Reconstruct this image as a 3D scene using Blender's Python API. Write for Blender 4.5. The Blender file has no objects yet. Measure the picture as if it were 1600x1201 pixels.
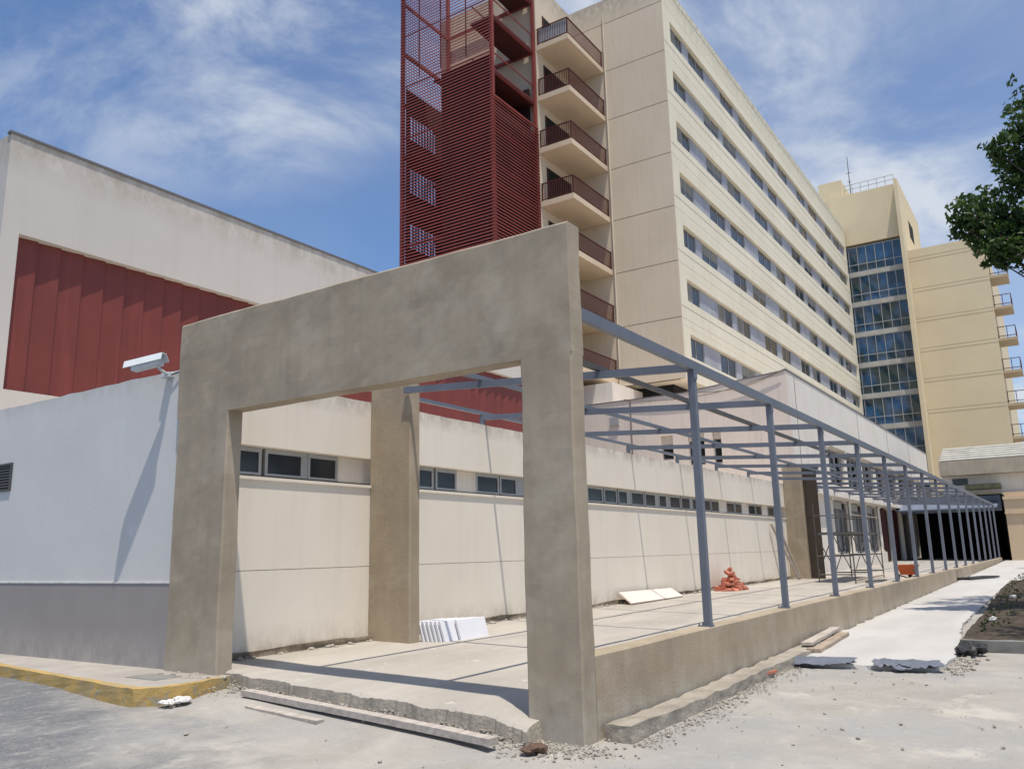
import bpy, bmesh, math, random
from mathutils import Vector, Matrix, noise
random.seed(7)
R = math.radians
scene = bpy.context.scene
COL = scene.collection
rnd = random.random
def ru(a, b): return a + (b - a) * random.random()

# ------------------------------------------------------------------ materials
def new_mat(name):
    m = bpy.data.materials.new(name); m.use_nodes = True
    nt = m.node_tree; nt.nodes.clear()
    out = nt.nodes.new('ShaderNodeOutputMaterial'); b = nt.nodes.new('ShaderNodeBsdfPrincipled')
    nt.links.new(b.outputs[0], out.inputs[0])
    return m, nt, b
def _noise(nt, scale, stretch=(1, 1, 1), detail=6, rough=.6, off=0.0, dist=0.0):
    g = nt.nodes.new('ShaderNodeNewGeometry'); mp = nt.nodes.new('ShaderNodeMapping')
    mp.inputs['Scale'].default_value = [s * scale for s in stretch]
    mp.inputs['Location'].default_value = (off, off * .7, off * .3)
    nt.links.new(g.outputs['Position'], mp.inputs[0])
    n = nt.nodes.new('ShaderNodeTexNoise'); n.inputs['Scale'].default_value = 1
    n.inputs['Detail'].default_value = detail; n.inputs['Roughness'].default_value = rough
    n.inputs['Distortion'].default_value = dist
    nt.links.new(mp.outputs[0], n.inputs['Vector'])
    return n.outputs[0]
def _ramp(nt, fac, a, b):
    r = nt.nodes.new('ShaderNodeMapRange'); r.inputs[1].default_value = a; r.inputs[2].default_value = b
    nt.links.new(fac, r.inputs[0]); return r.outputs[0]
def _mix(nt, fac, c1, c2):
    m = nt.nodes.new('ShaderNodeMix'); m.data_type = 'RGBA'
    for i, c in ((6, c1), (7, c2)):
        if isinstance(c, tuple): m.inputs[i].default_value = (*c, 1)
        else: nt.links.new(c, m.inputs[i])
    if isinstance(fac, float): m.inputs[0].default_value = fac
    else: nt.links.new(fac, m.inputs[0])
    return m.outputs[2]
def _mul(nt, a, k):
    m = nt.nodes.new('ShaderNodeMath'); m.operation = 'MULTIPLY'
    for i, v in ((0, a), (1, k)):
        if isinstance(v, (int, float)): m.inputs[i].default_value = v
        else: nt.links.new(v, m.inputs[i])
    return m.outputs[0]
def mat(name, base, var=None, scale=1.2, drips=None, drip_amt=.5, spots=None, spot_scale=8, spot_lo=.62, spot_w=.06, rough=.85,
        bump=.15, bump_scale=40, metallic=0, stretch=(1, 1, 1), lo=.35, hi=.65, low_dirt=None, dirt_z=(0, 1), top_dirt=None, top_z=(3, 4), spec=.3):
    m, nt, b = new_mat(name)
    c = base
    if var: c = _mix(nt, _ramp(nt, _noise(nt, scale, stretch), lo, hi), base, var)
    if drips:
        c = _mix(nt, _mul(nt, _ramp(nt, _noise(nt, 1, (5, 5, .35), 5, .65, 11), .5, .72), drip_amt), c, drips)
    if spots:
        c = _mix(nt, _ramp(nt, _noise(nt, spot_scale, (1, 1, 1), 4, .7, 31), spot_lo, spot_lo + spot_w), c, spots)
    for col, z0, z1 in ((low_dirt, dirt_z[1], dirt_z[0]), (top_dirt, top_z[0], top_z[1])):
        if col:                                                     # wear with a ragged edge along the foot or the top of a wall
            g = nt.nodes.new('ShaderNodeNewGeometry'); s = nt.nodes.new('ShaderNodeSeparateXYZ')
            nt.links.new(g.outputs['Position'], s.inputs[0])
            f = _ramp(nt, s.outputs[2], z0, z1)
            n2 = _ramp(nt, _noise(nt, 3.5, (1, 1, .6), 8, .75, 5), .38, .62)
            c = _mix(nt, _mul(nt, f, n2), c, col)
    if isinstance(c, tuple): b.inputs['Base Color'].default_value = (*c, 1)
    else: nt.links.new(c, b.inputs['Base Color'])
    b.inputs['Roughness'].default_value = rough; b.inputs['Metallic'].default_value = metallic
    b.inputs['Specular IOR Level'].default_value = spec
    if bump:
        bp = nt.nodes.new('ShaderNodeBump'); bp.inputs['Strength'].default_value = bump; bp.inputs['Distance'].default_value = .02
        nt.links.new(_noise(nt, bump_scale, (1, 1, 1), 5, .7), bp.inputs['Height']); nt.links.new(bp.outputs[0], b.inputs['Normal'])
    return m

M = {}
M['render'] = mat('fresh cement render', (.405, .338, .25), (.285, .235, .172), 1.2, drips=(.235, .20, .155), drip_amt=.35, spots=(.44, .385, .305), spot_scale=1.1, spot_lo=.50, spot_w=.3, bump=.12, bump_scale=12, low_dirt=(.42, .39, .34), dirt_z=(.0, .5), lo=.3, hi=.7)
M['render_pale'] = mat('drying cement render', (.40, .325, .235), (.315, .255, .18), 1.1, drips=(.47, .40, .30), drip_amt=.3, spots=(.44, .37, .28), spot_scale=1.6, spot_lo=.5, spot_w=.3, bump=.3, bump_scale=30, low_dirt=(.5, .47, .4), dirt_z=(.0, .4))
M['render_dark'] = mat('dark brown plaster board', (.075, .055, .042), (.055, .042, .033), 2, bump=.1)
M['footing'] = mat('rough concrete footing', (.40, .36, .30), (.28, .25, .21), 3, spots=(.46, .42, .36), spot_scale=14, bump=1, bump_scale=25)
M['slab'] = mat('dusty cement slab', (.44, .405, .355), (.35, .32, .28), .9, spots=(.50, .465, .41), spot_scale=5, bump=.3, bump_scale=18, stretch=(.5, 1.6, 1))
M['cream_wall'] = mat('cream painted wall', (.82, .75, .645), (.77, .70, .59), .5, drips=(.66, .60, .51), drip_amt=.3, spots=(.62, .55, .44), spot_scale=3.3, spot_lo=.76, bump=.12,
                      low_dirt=(.38, .32, .23), dirt_z=(.15, .75), top_dirt=(.33, .29, .24), top_z=(3.75, 4.15))
M['white_wall'] = mat('white painted wall', (.64, .63, .61), (.60, .59, .575), .8, bump=.12, bump_scale=20, spots=(.66, .67, .68), spot_scale=1.5, spot_lo=.66, drips=(.60, .59, .57), drip_amt=.4, top_dirt=(.50, .49, .46), top_z=(3.85, 4.15))
M['grey_band'] = mat('grey painted wall base', (.32, .295, .285), (.295, .27, .26), .9, drips=(.33, .31, .3), drip_amt=.3, bump=.1, low_dirt=(.42, .39, .35), dirt_z=(.25, .75))
M['hall_wall'] = mat('pale hall wall', (.57, .53, .49), (.53, .495, .455), .4, drips=(.46, .42, .37), drip_amt=.3, bump=.08, top_dirt=(.36, .31, .25), top_z=(8.9, 9.8))
M['red_metal'] = mat('red profiled metal', (.175, .036, .028), (.145, .031, .025), .8, rough=.5, bump=.03, drips=(.27, .06, .05), drip_amt=.4, spec=.4)
M['red_screen'] = mat('dull red painted steel', (.26, .055, .045), (.19, .04, .036), .5, rough=.6, drips=(.30, .085, .07), drip_amt=.4, bump=0)
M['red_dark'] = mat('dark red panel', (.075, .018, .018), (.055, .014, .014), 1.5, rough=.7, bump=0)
M['inner_shade'] = mat('red board darkened as shade', (.028, .010, .010), bump=0)  # near-black colour stands in for the shade inside the stair tower
M['rail_red'] = mat('dark red balcony railing', (.10, .022, .022), (.075, .02, .02), 2, rough=.6, bump=0)
M['hotel'] = mat('cream precast concrete', (.75, .695, .555), (.69, .64, .505), .35, drips=(.57, .51, .39), drip_amt=.4, bump=.1, bump_scale=8, top_dirt=(.33, .31, .24), top_z=(32.2, 34.3))
M['hotel_end'] = mat('pinkish cream concrete', (.65, .56, .44), (.60, .51, .395), .3, drips=(.49, .42, .33), drip_amt=.35, bump=.1, bump_scale=8, top_dirt=(.30, .28, .23), top_z=(32.2, 34.3))
M['tower_cream'] = mat('yellowish cream wall', (.68, .58, .395), (.64, .54, .37), .3, drips=(.60, .51, .35), drip_amt=.35, bump=.08, bump_scale=5)
M['joint'] = mat('dark recessed joint', (.20, .17, .14), bump=0)
M['pink_wall'] = mat('pale pink wall', (.72, .62, .545), (.68, .59, .52), .5, drips=(.5, .42, .37), drip_amt=.4, bump=.1)
M['annex_wall'] = mat('off white annex wall', (.76, .70, .625), (.70, .645, .57), .5, drips=(.5, .46, .4), drip_amt=.4, bump=.1)
M['steel'] = mat('grey blue primed steel', (.15, .168, .21), (.12, .135, .17), 1.5, rough=.5, bump=.05, spots=(.11, .09, .09), spot_scale=9, spot_lo=.7, spec=.5)
M['steel_dark'] = mat('dark steel', (.07, .07, .075), (.10, .09, .08), 4, rough=.55, bump=0)
M['alu'] = mat('grey aluminium frame', (.42, .43, .44), (.36, .37, .38), 2, rough=.45, bump=0, metallic=.3)
M['panel'] = mat('grey blue infill panel', (.40, .405, .44), (.31, .315, .35), .8, drips=(.2, .21, .25), drip_amt=.5, rough=.5, bump=0)
M['blind'] = mat('pale roller blind', (.26, .25, .22), (.20, .19, .17), .6, rough=.7, bump=0)
def glassy(name, col, rough=.12, var=None):
    m, nt, b = new_mat(name)
    if var: nt.links.new(_mix(nt, _ramp(nt, _noise(nt, .45, (1, 1, 1), 3), .4, .6), col, var), b.inputs['Base Color'])
    else: b.inputs['Base Color'].default_value = (*col, 1)
    b.inputs['Roughness'].default_value = rough; b.inputs['Specular IOR Level'].default_value = .8
    return m
M['glass'] = glassy('dark window glass', (.016, .02, .026), .12, (.035, .04, .046)); M['glass'].node_tree.nodes['Principled BSDF'].inputs['Specular IOR Level'].default_value = .45
M['glass_green'] = glassy('green glass with painted sky blue', (.012, .035, .04), .05, (.03, .10, .22))  # blue patches paint the reflected sky into the glass colour
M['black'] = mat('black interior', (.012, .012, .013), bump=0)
M['yellow'] = mat('worn yellow kerb paint', (.47, .31, .10), (.36, .27, .13), 3, spots=(.33, .28, .19), spot_scale=6, spot_lo=.55, bump=.5, bump_scale=30)
M['pave'] = mat('dusty pavement', (.39, .36, .325), (.31, .285, .255), 1.8, spots=(.30, .27, .24), spot_scale=3, spot_lo=.68, bump=.35)
M['path'] = mat('new pale concrete path', (.50, .485, .465), (.43, .415, .395), .7, stretch=(.5, 1.5, 1), bump=.25, bump_scale=14, spots=(.38, .365, .34), spot_scale=2.2, spot_lo=.66)
M['wood'] = mat('weathered timber', (.42, .34, .26), (.28, .22, .17), 6, stretch=(.3, 3, 3), bump=.3, bump_scale=20)
M['wood_grey'] = mat('dusty grey timber', (.50, .45, .40), (.36, .32, .28), 6, stretch=(.3, 3, 3), bump=.3, bump_scale=20)
M['stone'] = mat('rubble stone', (.42, .385, .33), (.31, .28, .24), 9, bump=.8, bump_scale=30)
M['stone_white'] = mat('white plaster lumps', (.72, .71, .68), (.55, .53, .5), 9, bump=.6)
M['stone_brown'] = mat('brown broken block', (.16, .10, .07), (.10, .065, .05), 12, bump=.8)
M['brick'] = mat('broken terracotta', (.42, .13, .08), (.52, .22, .15), 8, bump=.5)
M['grey_glass'] = glassy('dusty grey glass', (.13, .135, .15), .25, (.2, .2, .21))
M['foam'] = mat('white board', (.80, .80, .83), (.74, .74, .77), 2, bump=.03)
M['tarp'] = mat('blue grey plastic sheet', (.115, .128, .16), (.15, .165, .20), 4, rough=.45, bump=.2, spec=.5)
M['bag'] = mat('black plastic', (.02, .02, .022), (.04, .04, .04), 5, rough=.4, bump=.3)
M['orange'] = mat('orange painted metal', (.62, .13, .03), (.5, .1, .03), 5, rough=.5, bump=0)
M['camera_white'] = mat('white camera casing', (.62, .66, .68), (.55, .6, .62), 5, rough=.4, bump=0)
M['soil'] = mat('dark garden soil', (.06, .044, .031), (.038, .032, .022), 1.4, spots=(.085, .066, .045), spot_scale=5, spot_lo=.5, bump=.8, bump_scale=20)
M['bark'] = mat('tree bark', (.12, .09, .065), (.07, .055, .04), 8, stretch=(1, 1, .2), bump=.8)
M['kerb_stone'] = mat('grey kerb stone', (.24, .235, .22), (.17, .17, .155), 3, bump=.4)
M['slat_grey'] = mat('weathered grey louvre', (.47, .46, .42), (.36, .35, .32), 1.5, bump=.1)
M['beige'] = mat('beige plaster', (.60, .46, .31), (.55, .43, .30), .8, bump=.1)
M['concrete_old'] = mat('stained concrete fascia', (.44, .385, .31), (.36, .315, .25), 1.2, drips=(.30, .26, .2), drip_amt=.6, bump=.2)
M['canopy_blue'] = mat('grey blue sheet roof', (.17, .20, .27), (.13, .16, .21), 1.5, rough=.5, bump=0)
M['soffit'] = mat('tan balcony slab', (.66, .54, .40), (.60, .49, .36), .5, drips=(.5, .42, .32), drip_amt=.3, bump=.1)
M['soffit_brown'] = mat('brown balcony slab', (.50, .41, .29), (.46, .37, .26), .5, bump=.1)
M['joint_light'] = mat('shallow wall joint', (.50, .43, .30), bump=0)
M['wall_crack'] = mat('dark broken wall foot', (.16, .125, .09), (.30, .25, .19), 7, bump=1)
M['patina'] = mat('olive stained roof edge', (.12, .12, .07), (.07, .07, .05), 3, bump=.2)
M['coping'] = mat('dark metal coping', (.14, .14, .15), bump=0)

def foliage(name, a, b_):
    m, nt, b = new_mat(name)
    oi = nt.nodes.new('ShaderNodeNewGeometry')
    nt.links.new(_mix(nt, _ramp(nt, _noise(nt, 1.6, (1, 1, 1), 5, .7), .35, .65), a, b_), b.inputs['Base Color'])
    b.inputs['Roughness'].default_value = .55
    b.inputs['Specular IOR Level'].default_value = .3
    tr = nt.nodes.new('ShaderNodeBsdfTranslucent'); tr.inputs[0].default_value = (b_[0] * 1.2, b_[1] * 1.4, b_[2], 1)
    ms = nt.nodes.new('ShaderNodeMixShader'); ms.inputs[0].default_value = .25
    out = [n for n in nt.nodes if n.type == 'OUTPUT_MATERIAL'][0]
    nt.links.new(b.outputs[0], ms.inputs[1]); nt.links.new(tr.outputs[0], ms.inputs[2]); nt.links.new(ms.outputs[0], out.inputs[0])
    return m
M['leaf'] = foliage('dark green leaves', (.022, .05, .015), (.07, .115, .034))
M['leaf_low'] = foliage('ground cover leaves', (.022, .038, .014), (.045, .062, .022))
M['flower'] = mat('red petals', (.45, .03, .04), (.6, .06, .08), 8, bump=0)

# ground: dusty concrete apron with worn bluish asphalt on the left
def ground_mat():
    m, nt, b = new_mat('dusty yard ground')
    fine = _noise(nt, 9, (1, 1, 1), 8, .75)
    streak = _noise(nt, 1.1, (1, 1, 1), 7, .68, 3, .6)
    dust = _mix(nt, _ramp(nt, streak, .35, .65), (.405, .38, .345), (.315, .295, .265))
    dust = _mix(nt, _mul(nt, _ramp(nt, _noise(nt, .55, (1, 1, 1), 4, .6, 17), .5, .62), .6), dust, (.31, .305, .30))
    dust = _mix(nt, _mul(nt, _ramp(nt, _noise(nt, .8, (1, 1, 1), 6, .7, 41), .58, .66), .7), dust, (.50, .47, .415))
    asph = _mix(nt, _ramp(nt, _noise(nt, 45, (1, 1, 1), 4, .8, 2), .4, .6), (.115, .12, .13), (.185, .19, .20))
    asph = _mix(nt, _ramp(nt, _noise(nt, 5, (.45, 1.5, 1), 6, .8, 7), .53, .68), asph, (.31, .30, .285))
    g = nt.nodes.new('ShaderNodeNewGeometry'); s = nt.nodes.new('ShaderNodeSeparateXYZ'); nt.links.new(g.outputs['Position'], s.inputs[0])
    a = nt.nodes.new('ShaderNodeMath'); a.operation = 'MULTIPLY_ADD'; a.inputs[1].default_value = .55; nt.links.new(s.outputs[1], a.inputs[0])
    bx = nt.nodes.new('ShaderNodeMath'); bx.operation = 'MULTIPLY_ADD'; bx.inputs[1].default_value = -1.0; bx.inputs[2].default_value = 0; nt.links.new(s.outputs[0], bx.inputs[0])
    nt.links.new(bx.outputs[0], a.inputs[2])                        # .55 y - x : high on the left near side
    nn = nt.nodes.new('ShaderNodeMath'); nn.operation = 'MULTIPLY_ADD'; nn.inputs[1].default_value = 5.5
    nt.links.new(_noise(nt, .9, (1, 1, 1), 7, .7, 23), nn.inputs[0]); nt.links.new(a.outputs[0], nn.inputs[2])
    f = _ramp(nt, nn.outputs[0], 1.2, 3.0)
    c = _mix(nt, f, dust, asph)
    c = _mix(nt, _mul(nt, _ramp(nt, fine, .55, .68), .4), c, (.47, .45, .41))
    c = _mix(nt, _mul(nt, _ramp(nt, _noise(nt, 26, (1, 1, 1), 3, .7, 51), .64, .70), .6), c, (.25, .225, .2))
    nt.links.new(c, b.inputs['Base Color']); b.inputs['Roughness'].default_value = .9; b.inputs['Specular IOR Level'].default_value = .2
    bp = nt.nodes.new('ShaderNodeBump'); bp.inputs['Strength'].default_value = .5; bp.inputs['Distance'].default_value = .02
    nt.links.new(_noise(nt, 28, (1, 1, 1), 8, .8), bp.inputs['Height']); nt.links.new(bp.outputs[0], b.inputs['Normal'])
    return m
M['ground'] = ground_mat()

# ------------------------------------------------------------------ mesh helpers
class MB:
    def __init__(s): s.v = []; s.f = []
    def quadbox(s, c):                                              # c: 8 corners, bottom 4 then top 4 (ccw)
        n = len(s.v); s.v += [tuple(p) for p in c]
        s.f += [(n+3, n+2, n+1, n), (n+4, n+5, n+6, n+7), (n, n+1, n+5, n+4), (n+1, n+2, n+6, n+5), (n+2, n+3, n+7, n+6), (n+3, n, n+4, n+7)]
        return s
    def box(s, x0, x1, y0, y1, z0, z1):
        return s.quadbox([(x0, y0, z0), (x1, y0, z0), (x1, y1, z0), (x0, y1, z0), (x0, y0, z1), (x1, y0, z1), (x1, y1, z1), (x0, y1, z1)])
    def prism(s, pts, axis, a, b):                                  # pts ccw 2D, extruded along an axis
        n = len(s.v); k = len(pts)
        def mk(p, t):
            return {'x': (t, p[0], p[1]), 'y': (p[0], t, p[1]), 'z': (p[0], p[1], t)}[axis]
        s.v += [mk(p, a) for p in pts] + [mk(p, b) for p in pts]
        s.f.append(tuple(range(n + k - 1, n - 1, -1))); s.f.append(tuple(range(n + k, n + 2 * k)))
        for i in range(k):
            j = (i + 1) % k; s.f.append((n + i, n + j, n + k + j, n + k + i))
        return s
    def bar(s, p, q, w, h=None, up=(0, 0, 1)):                      # rectangular bar between two points
        h = h or w; p = Vector(p); q = Vector(q); d = (q - p).normalized(); up = Vector(up)
        if abs(d.dot(up)) > .98: up = Vector((1, 0, 0))
        sd = d.cross(up).normalized() * w / 2; u = sd.cross(d).normalized() * h / 2
        return s.quadbox([p - sd - u, p + sd - u, q + sd - u, q - sd - u, p - sd + u, p + sd + u, q + sd + u, q - sd + u])
    def tube(s, p, q, r, r2=None, n=10, cap=True):
        p = Vector(p); q = Vector(q); d = (q - p).normalized(); r2 = r if r2 is None else r2
        a = d.orthogonal().normalized(); b = d.cross(a); k = len(s.v)
        for c, rr in ((p, r), (q, r2)):
            for i in range(n):
                t = 2 * math.pi * i / n; s.v.append(tuple(c + (a * math.cos(t) + b * math.sin(t)) * rr))
        for i in range(n):
            j = (i + 1) % n; s.f.append((k + i, k + j, k + n + j, k + n + i))
        if cap: s.f.append(tuple(range(k + n - 1, k - 1, -1))); s.f.append(tuple(range(k + n, k + 2 * n)))
        return s
    def blob(s, c, r, jit=.35, sq=(1, 1, 1), sub=1, seed=None):
        bm = bmesh.new(); bmesh.ops.create_icosphere(bm, subdivisions=sub, radius=1)
        k = len(s.v); rot = Matrix.Rotation(rnd() * 6.28, 3, Vector((rnd() - .5, rnd() - .5, rnd() - .5)).normalized())
        for v in bm.verts:
            q = rot @ (v.co * (1 + ru(-jit, jit)))
            s.v.append((c[0] + q.x * r * sq[0], c[1] + q.y * r * sq[1], c[2] + q.z * r * sq[2]))
        bm.verts.index_update()
        for f in bm.faces: s.f.append(tuple(k + v.index for v in f.verts))
        bm.free(); return s
    def build(s, name, m, parent=None, bevel=0, smooth=False, origin=None):
        me = bpy.data.meshes.new(name)
        o3 = Vector(origin) if origin is not None else Vector((0, 0, 0))
        me.from_pydata([tuple(Vector(v) - o3) for v in s.v], [], s.f); me.validate()
        bm = bmesh.new(); bm.from_mesh(me); bmesh.ops.recalc_face_normals(bm, faces=bm.faces)
        if bevel:
            bmesh.ops.remove_doubles(bm, verts=bm.verts, dist=1e-5)
            bmesh.ops.bevel(bm, geom=[e for e in bm.edges if len(e.link_faces) == 2 and e.calc_face_angle(0) > .5], offset=bevel, segments=2, affect='EDGES', profile=.5)
        bm.to_mesh(me); bm.free()
        for p in me.polygons: p.use_smooth = smooth
        if isinstance(m, str): m = M[m]
        me.materials.append(m)
        o = bpy.data.objects.new(name, me); COL.objects.link(o)
        if parent is not None:
            o.parent = parent
            if origin is not None: o.location = o3
            # children are modelled in world space: undo the parent's offset
            o.location = o.location - parent_offset(parent)
        elif origin is not None: o.location = o3
        return o
def parent_offset(p):
    v = Vector((0, 0, 0))
    while p is not None: v += p.location; p = p.parent
    return v
def tag(o, label, cat, group=None):
    o['label'] = label; o['category'] = cat
    if group: o['group'] = group
    return o
def thing(name, loc, label, cat, group=None):
    o = bpy.data.objects.new(name, None); o.empty_display_size = .3; COL.objects.link(o); o.location = loc
    return tag(o, label, cat, group)
def struct(o, kind='structure'): o['kind'] = kind; return o
def rough_block(mb_o, cuts, amp, seed=0, freq=4.0):                 # subdivide and displace a built object for worn edges
    bm = bmesh.new(); bm.from_mesh(mb_o.data)
    bmesh.ops.subdivide_edges(bm, edges=bm.edges, cuts=cuts, use_grid_fill=True)
    for v in bm.verts:
        n = noise.noise_vector(Vector(v.co) * freq + Vector((seed, seed, seed))); n2 = noise.noise_vector(Vector(v.co) * freq * 3 + Vector((seed, 0, 0)))
        v.co += n * amp + n2 * amp * .4
    bm.to_mesh(mb_o.data); bm.free(); return mb_o

# ------------------------------------------------------------------ camera
cam_d = bpy.data.cameras.new('camera'); cam = bpy.data.objects.new('camera', cam_d); COL.objects.link(cam)
yaw, pitch, roll = 0.58363, 0.20140, -0.02219
fwd = Vector((math.cos(yaw) * math.cos(pitch), math.sin(yaw) * math.cos(pitch), math.sin(pitch)))
right = Vector((math.sin(yaw), -math.cos(yaw), 0)); up = right.cross(fwd)
r2 = right * math.cos(roll) + up * math.sin(roll); u2 = -right * math.sin(roll) + up * math.cos(roll)
cam.matrix_world = Matrix(((r2.x, u2.x, -fwd.x, 0), (r2.y, u2.y, -fwd.y, 0), (r2.z, u2.z, -fwd.z, 1.6), (0, 0, 0, 1)))
cam_d.sensor_width = 36; cam_d.lens = 1287.55 / 1600 * 36; cam_d.clip_end = 3000; cam_d.clip_start = .05
scene.camera = cam

# ------------------------------------------------------------------ light and sky
KX, KY = .17, .23                                                   # shadow run per metre of drop
L = Vector((-KX, -KY, 1)).normalized(); elev = math.asin(L.z); azim = math.atan2(L.x, L.y)
sun_d = bpy.data.lights.new('sun', 'SUN'); sun = bpy.data.objects.new('sun', sun_d); COL.objects.link(sun)
sun.rotation_euler = L.to_track_quat('Z', 'Y').to_euler(); sun_d.energy = 4.7; sun_d.angle = R(.6); sun_d.color = (1, .93, .82)
world = bpy.data.worlds.new('World'); scene.world = world; world.use_nodes = True
nt = world.node_tree; nt.nodes.clear()
wo = nt.nodes.new('ShaderNodeOutputWorld'); bg = nt.nodes.new('ShaderNodeBackground'); nt.links.new(bg.outputs[0], wo.inputs[0])
sky = nt.nodes.new('ShaderNodeTexSky'); sky.sky_type = 'NISHITA'; sky.sun_disc = False
sky.sun_elevation = elev; sky.sun_rotation = azim; sky.air_density = 1.0; sky.dust_density = .6; sky.ozone_density = 1.6; sky.altitude = 100
tc = nt.nodes.new('ShaderNodeTexCoord'); sp = nt.nodes.new('ShaderNodeSeparateXYZ'); nt.links.new(tc.outputs['Generated'], sp.inputs[0])
def wm(op, a, b=None, c=None):
    m = nt.nodes.new('ShaderNodeMath'); m.operation = op
    for i, v in enumerate((a, b, c)):
        if v is None: continue
        if isinstance(v, (int, float)): m.inputs[i].default_value = v
        else: nt.links.new(v, m.inputs[i])
    return m.outputs[0]
zz = wm('ADD', wm('MAXIMUM', sp.outputs[2], 0.0), .18)
cx = wm('DIVIDE', sp.outputs[0], zz); cy = wm('DIVIDE', sp.outputs[1], zz)
cmb = nt.nodes.new('ShaderNodeCombineXYZ'); nt.links.new(cx, cmb.inputs[0]); nt.links.new(cy, cmb.inputs[1])
def wnoise(scale, detail, rough, dist, off, st=(1, 1, 1)):
    mp = nt.nodes.new('ShaderNodeMapping'); mp.inputs['Location'].default_value = off; mp.inputs['Scale'].default_value = st
    nt.links.new(cmb.outputs[0], mp.inputs[0])
    n = nt.nodes.new('ShaderNodeTexNoise'); n.inputs['Scale'].default_value = scale; n.inputs['Detail'].default_value = detail
    n.inputs['Roughness'].default_value = rough; n.inputs['Distortion'].default_value = dist; nt.links.new(mp.outputs[0], n.inputs['Vector'])
    return n.outputs[0]
def wr(v, a, b):
    r = nt.nodes.new('ShaderNodeMapRange'); r.interpolation_type = 'SMOOTHSTEP'; r.inputs[1].default_value = a; r.inputs[2].default_value = b
    nt.links.new(v, r.inputs[0]); return r.outputs[0]
big = wr(wnoise(.9, 4, .5, .3, (3.1, 1.7, 0)), .36, .66)
wisp = wr(wnoise(2.2, 9, .62, .5, (0.6, 2.3, 0), (1, 1.0, 1)), .40, .74)
veil = wr(wnoise(.7, 3, .5, .2, (7.3, 4.1, 0)), .3, .75)
cl = wm('MINIMUM', wm('ADD', wm('MULTIPLY', wm('MULTIPLY', big, wisp), 1.15), wm('MULTIPLY', veil, .38)), .93)
mx = nt.nodes.new('ShaderNodeMix'); mx.data_type = 'RGBA'; nt.links.new(cl, mx.inputs[0])
tint = nt.nodes.new('ShaderNodeMix'); tint.data_type = 'RGBA'; tint.blend_type = 'MULTIPLY'; tint.inputs[0].default_value = 1
nt.links.new(sky.outputs[0], tint.inputs[6]); tint.inputs[7].default_value = (.80, .94, 1.12, 1)
nt.links.new(tint.outputs[2], mx.inputs[6]); mx.inputs[7].default_value = (5.2, 5.6, 6.2, 1)
nt.links.new(mx.outputs[2], bg.inputs[0]); bg.inputs[1].default_value = .13
scene.view_settings.view_transform = 'Standard'; scene.view_settings.look = 'None'; scene.view_settings.exposure = 0; scene.view_settings.gamma = 1

# ------------------------------------------------------------------ ground
def clamp(v, a, b): return max(a, min(b, v))
def gz(x, y): return clamp(x - 8, 0, 60) * .0078 + clamp(y - 4.4, 0, 6) * .026 + .055 * clamp((x - 5.7) / .6, 0, 1) * clamp((y - 4.2) / .4, 0, 1) * clamp((8.9 - y) / .3, 0, 1)
def slab_z(x, y): return .20 + .024 * (y - 4) + .0028 * (x - 7)
def coords(lo, hi, fine_lo, fine_hi, step, grow=1.5):
    c = []; v = fine_lo
    while v <= fine_hi: c.append(v); v += step
    s = step; v = fine_hi
    while v < hi: s *= grow; v += s; c.append(v)
    s = step; v = fine_lo
    while v > lo: s *= grow; v -= s; c.insert(0, v)
    return c
def ground_sheet():
    xs = coords(-500, 900, -1, 20, .22); ys = coords(-600, 700, -3, 14, .22)
    v = []; f = []
    for x in xs:
        for y in ys:
            n = noise.noise(Vector((x * .5, y * .5, 0))) * .018 + noise.noise(Vector((x * 2.3, y * 2.3, 4))) * .006
            v.append((x, y, gz(x, y) + n - .02))
    ny = len(ys)
    for i in range(len(xs) - 1):
        for j in range(ny - 1): f.append((i*ny+j, (i+1)*ny+j, (i+1)*ny+j+1, i*ny+j+1))
    mb = MB(); mb.v = v; mb.f = f
    return struct(mb.build('ground', 'ground', smooth=True))
ground_sheet()

def sheet(name, xs, ylo, yhi, zf, ny, m, thick, amp=.006, edge=.0, seed=0, kind='structure'):
    """a slab lofted along x, between ylo(x) and yhi(x), top at zf, with ragged sides"""
    v = []; f = []
    for x in xs:
        a, b = ylo(x), yhi(x)
        for j in range(ny + 1):
            y = a + (b - a) * j / ny
            e = edge if j in (0, ny) or x in (xs[0], xs[-1]) else 0
            nx = noise.noise(Vector((x * 3, y * 3, seed))) * e; nyy = noise.noise(Vector((x * 3, y * 3, seed + 9))) * e
            v.append((x + nx, y + nyy, zf(x, y) + noise.noise(Vector((x * 1.5, y * 1.5, seed))) * amp - e * .25))
    n = ny + 1; k = len(v)
    for i in range(len(xs) - 1):
        for j in range(ny): f.append((i*n+j, (i+1)*n+j, (i+1)*n+j+1, i*n+j+1))
    rim = [i * n for i in range(len(xs))] + [(len(xs)-1)*n + j for j in range(1, n)] + [i*n + ny for i in range(len(xs)-2, -1, -1)] + [j for j in range(ny-1, 0, -1)]
    base = len(v)
    for r in rim: x, y, z = v[r]; v.append((x + noise.noise(Vector((x*5, y*5, 2))) * edge, y + noise.noise(Vector((x*5, y*5, 6))) * edge, z - thick))
    for i in range(len(rim)):
        j = (i + 1) % len(rim); f.append((rim[i], base + i, base + j, rim[j]))
    mb = MB(); mb.v = v; mb.f = f
    return struct(mb.build(name, m), kind)
def frange(a, b, s):
    o = []; 
    while a < b: o.append(a); a += s
    o.append(b); return o
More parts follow.
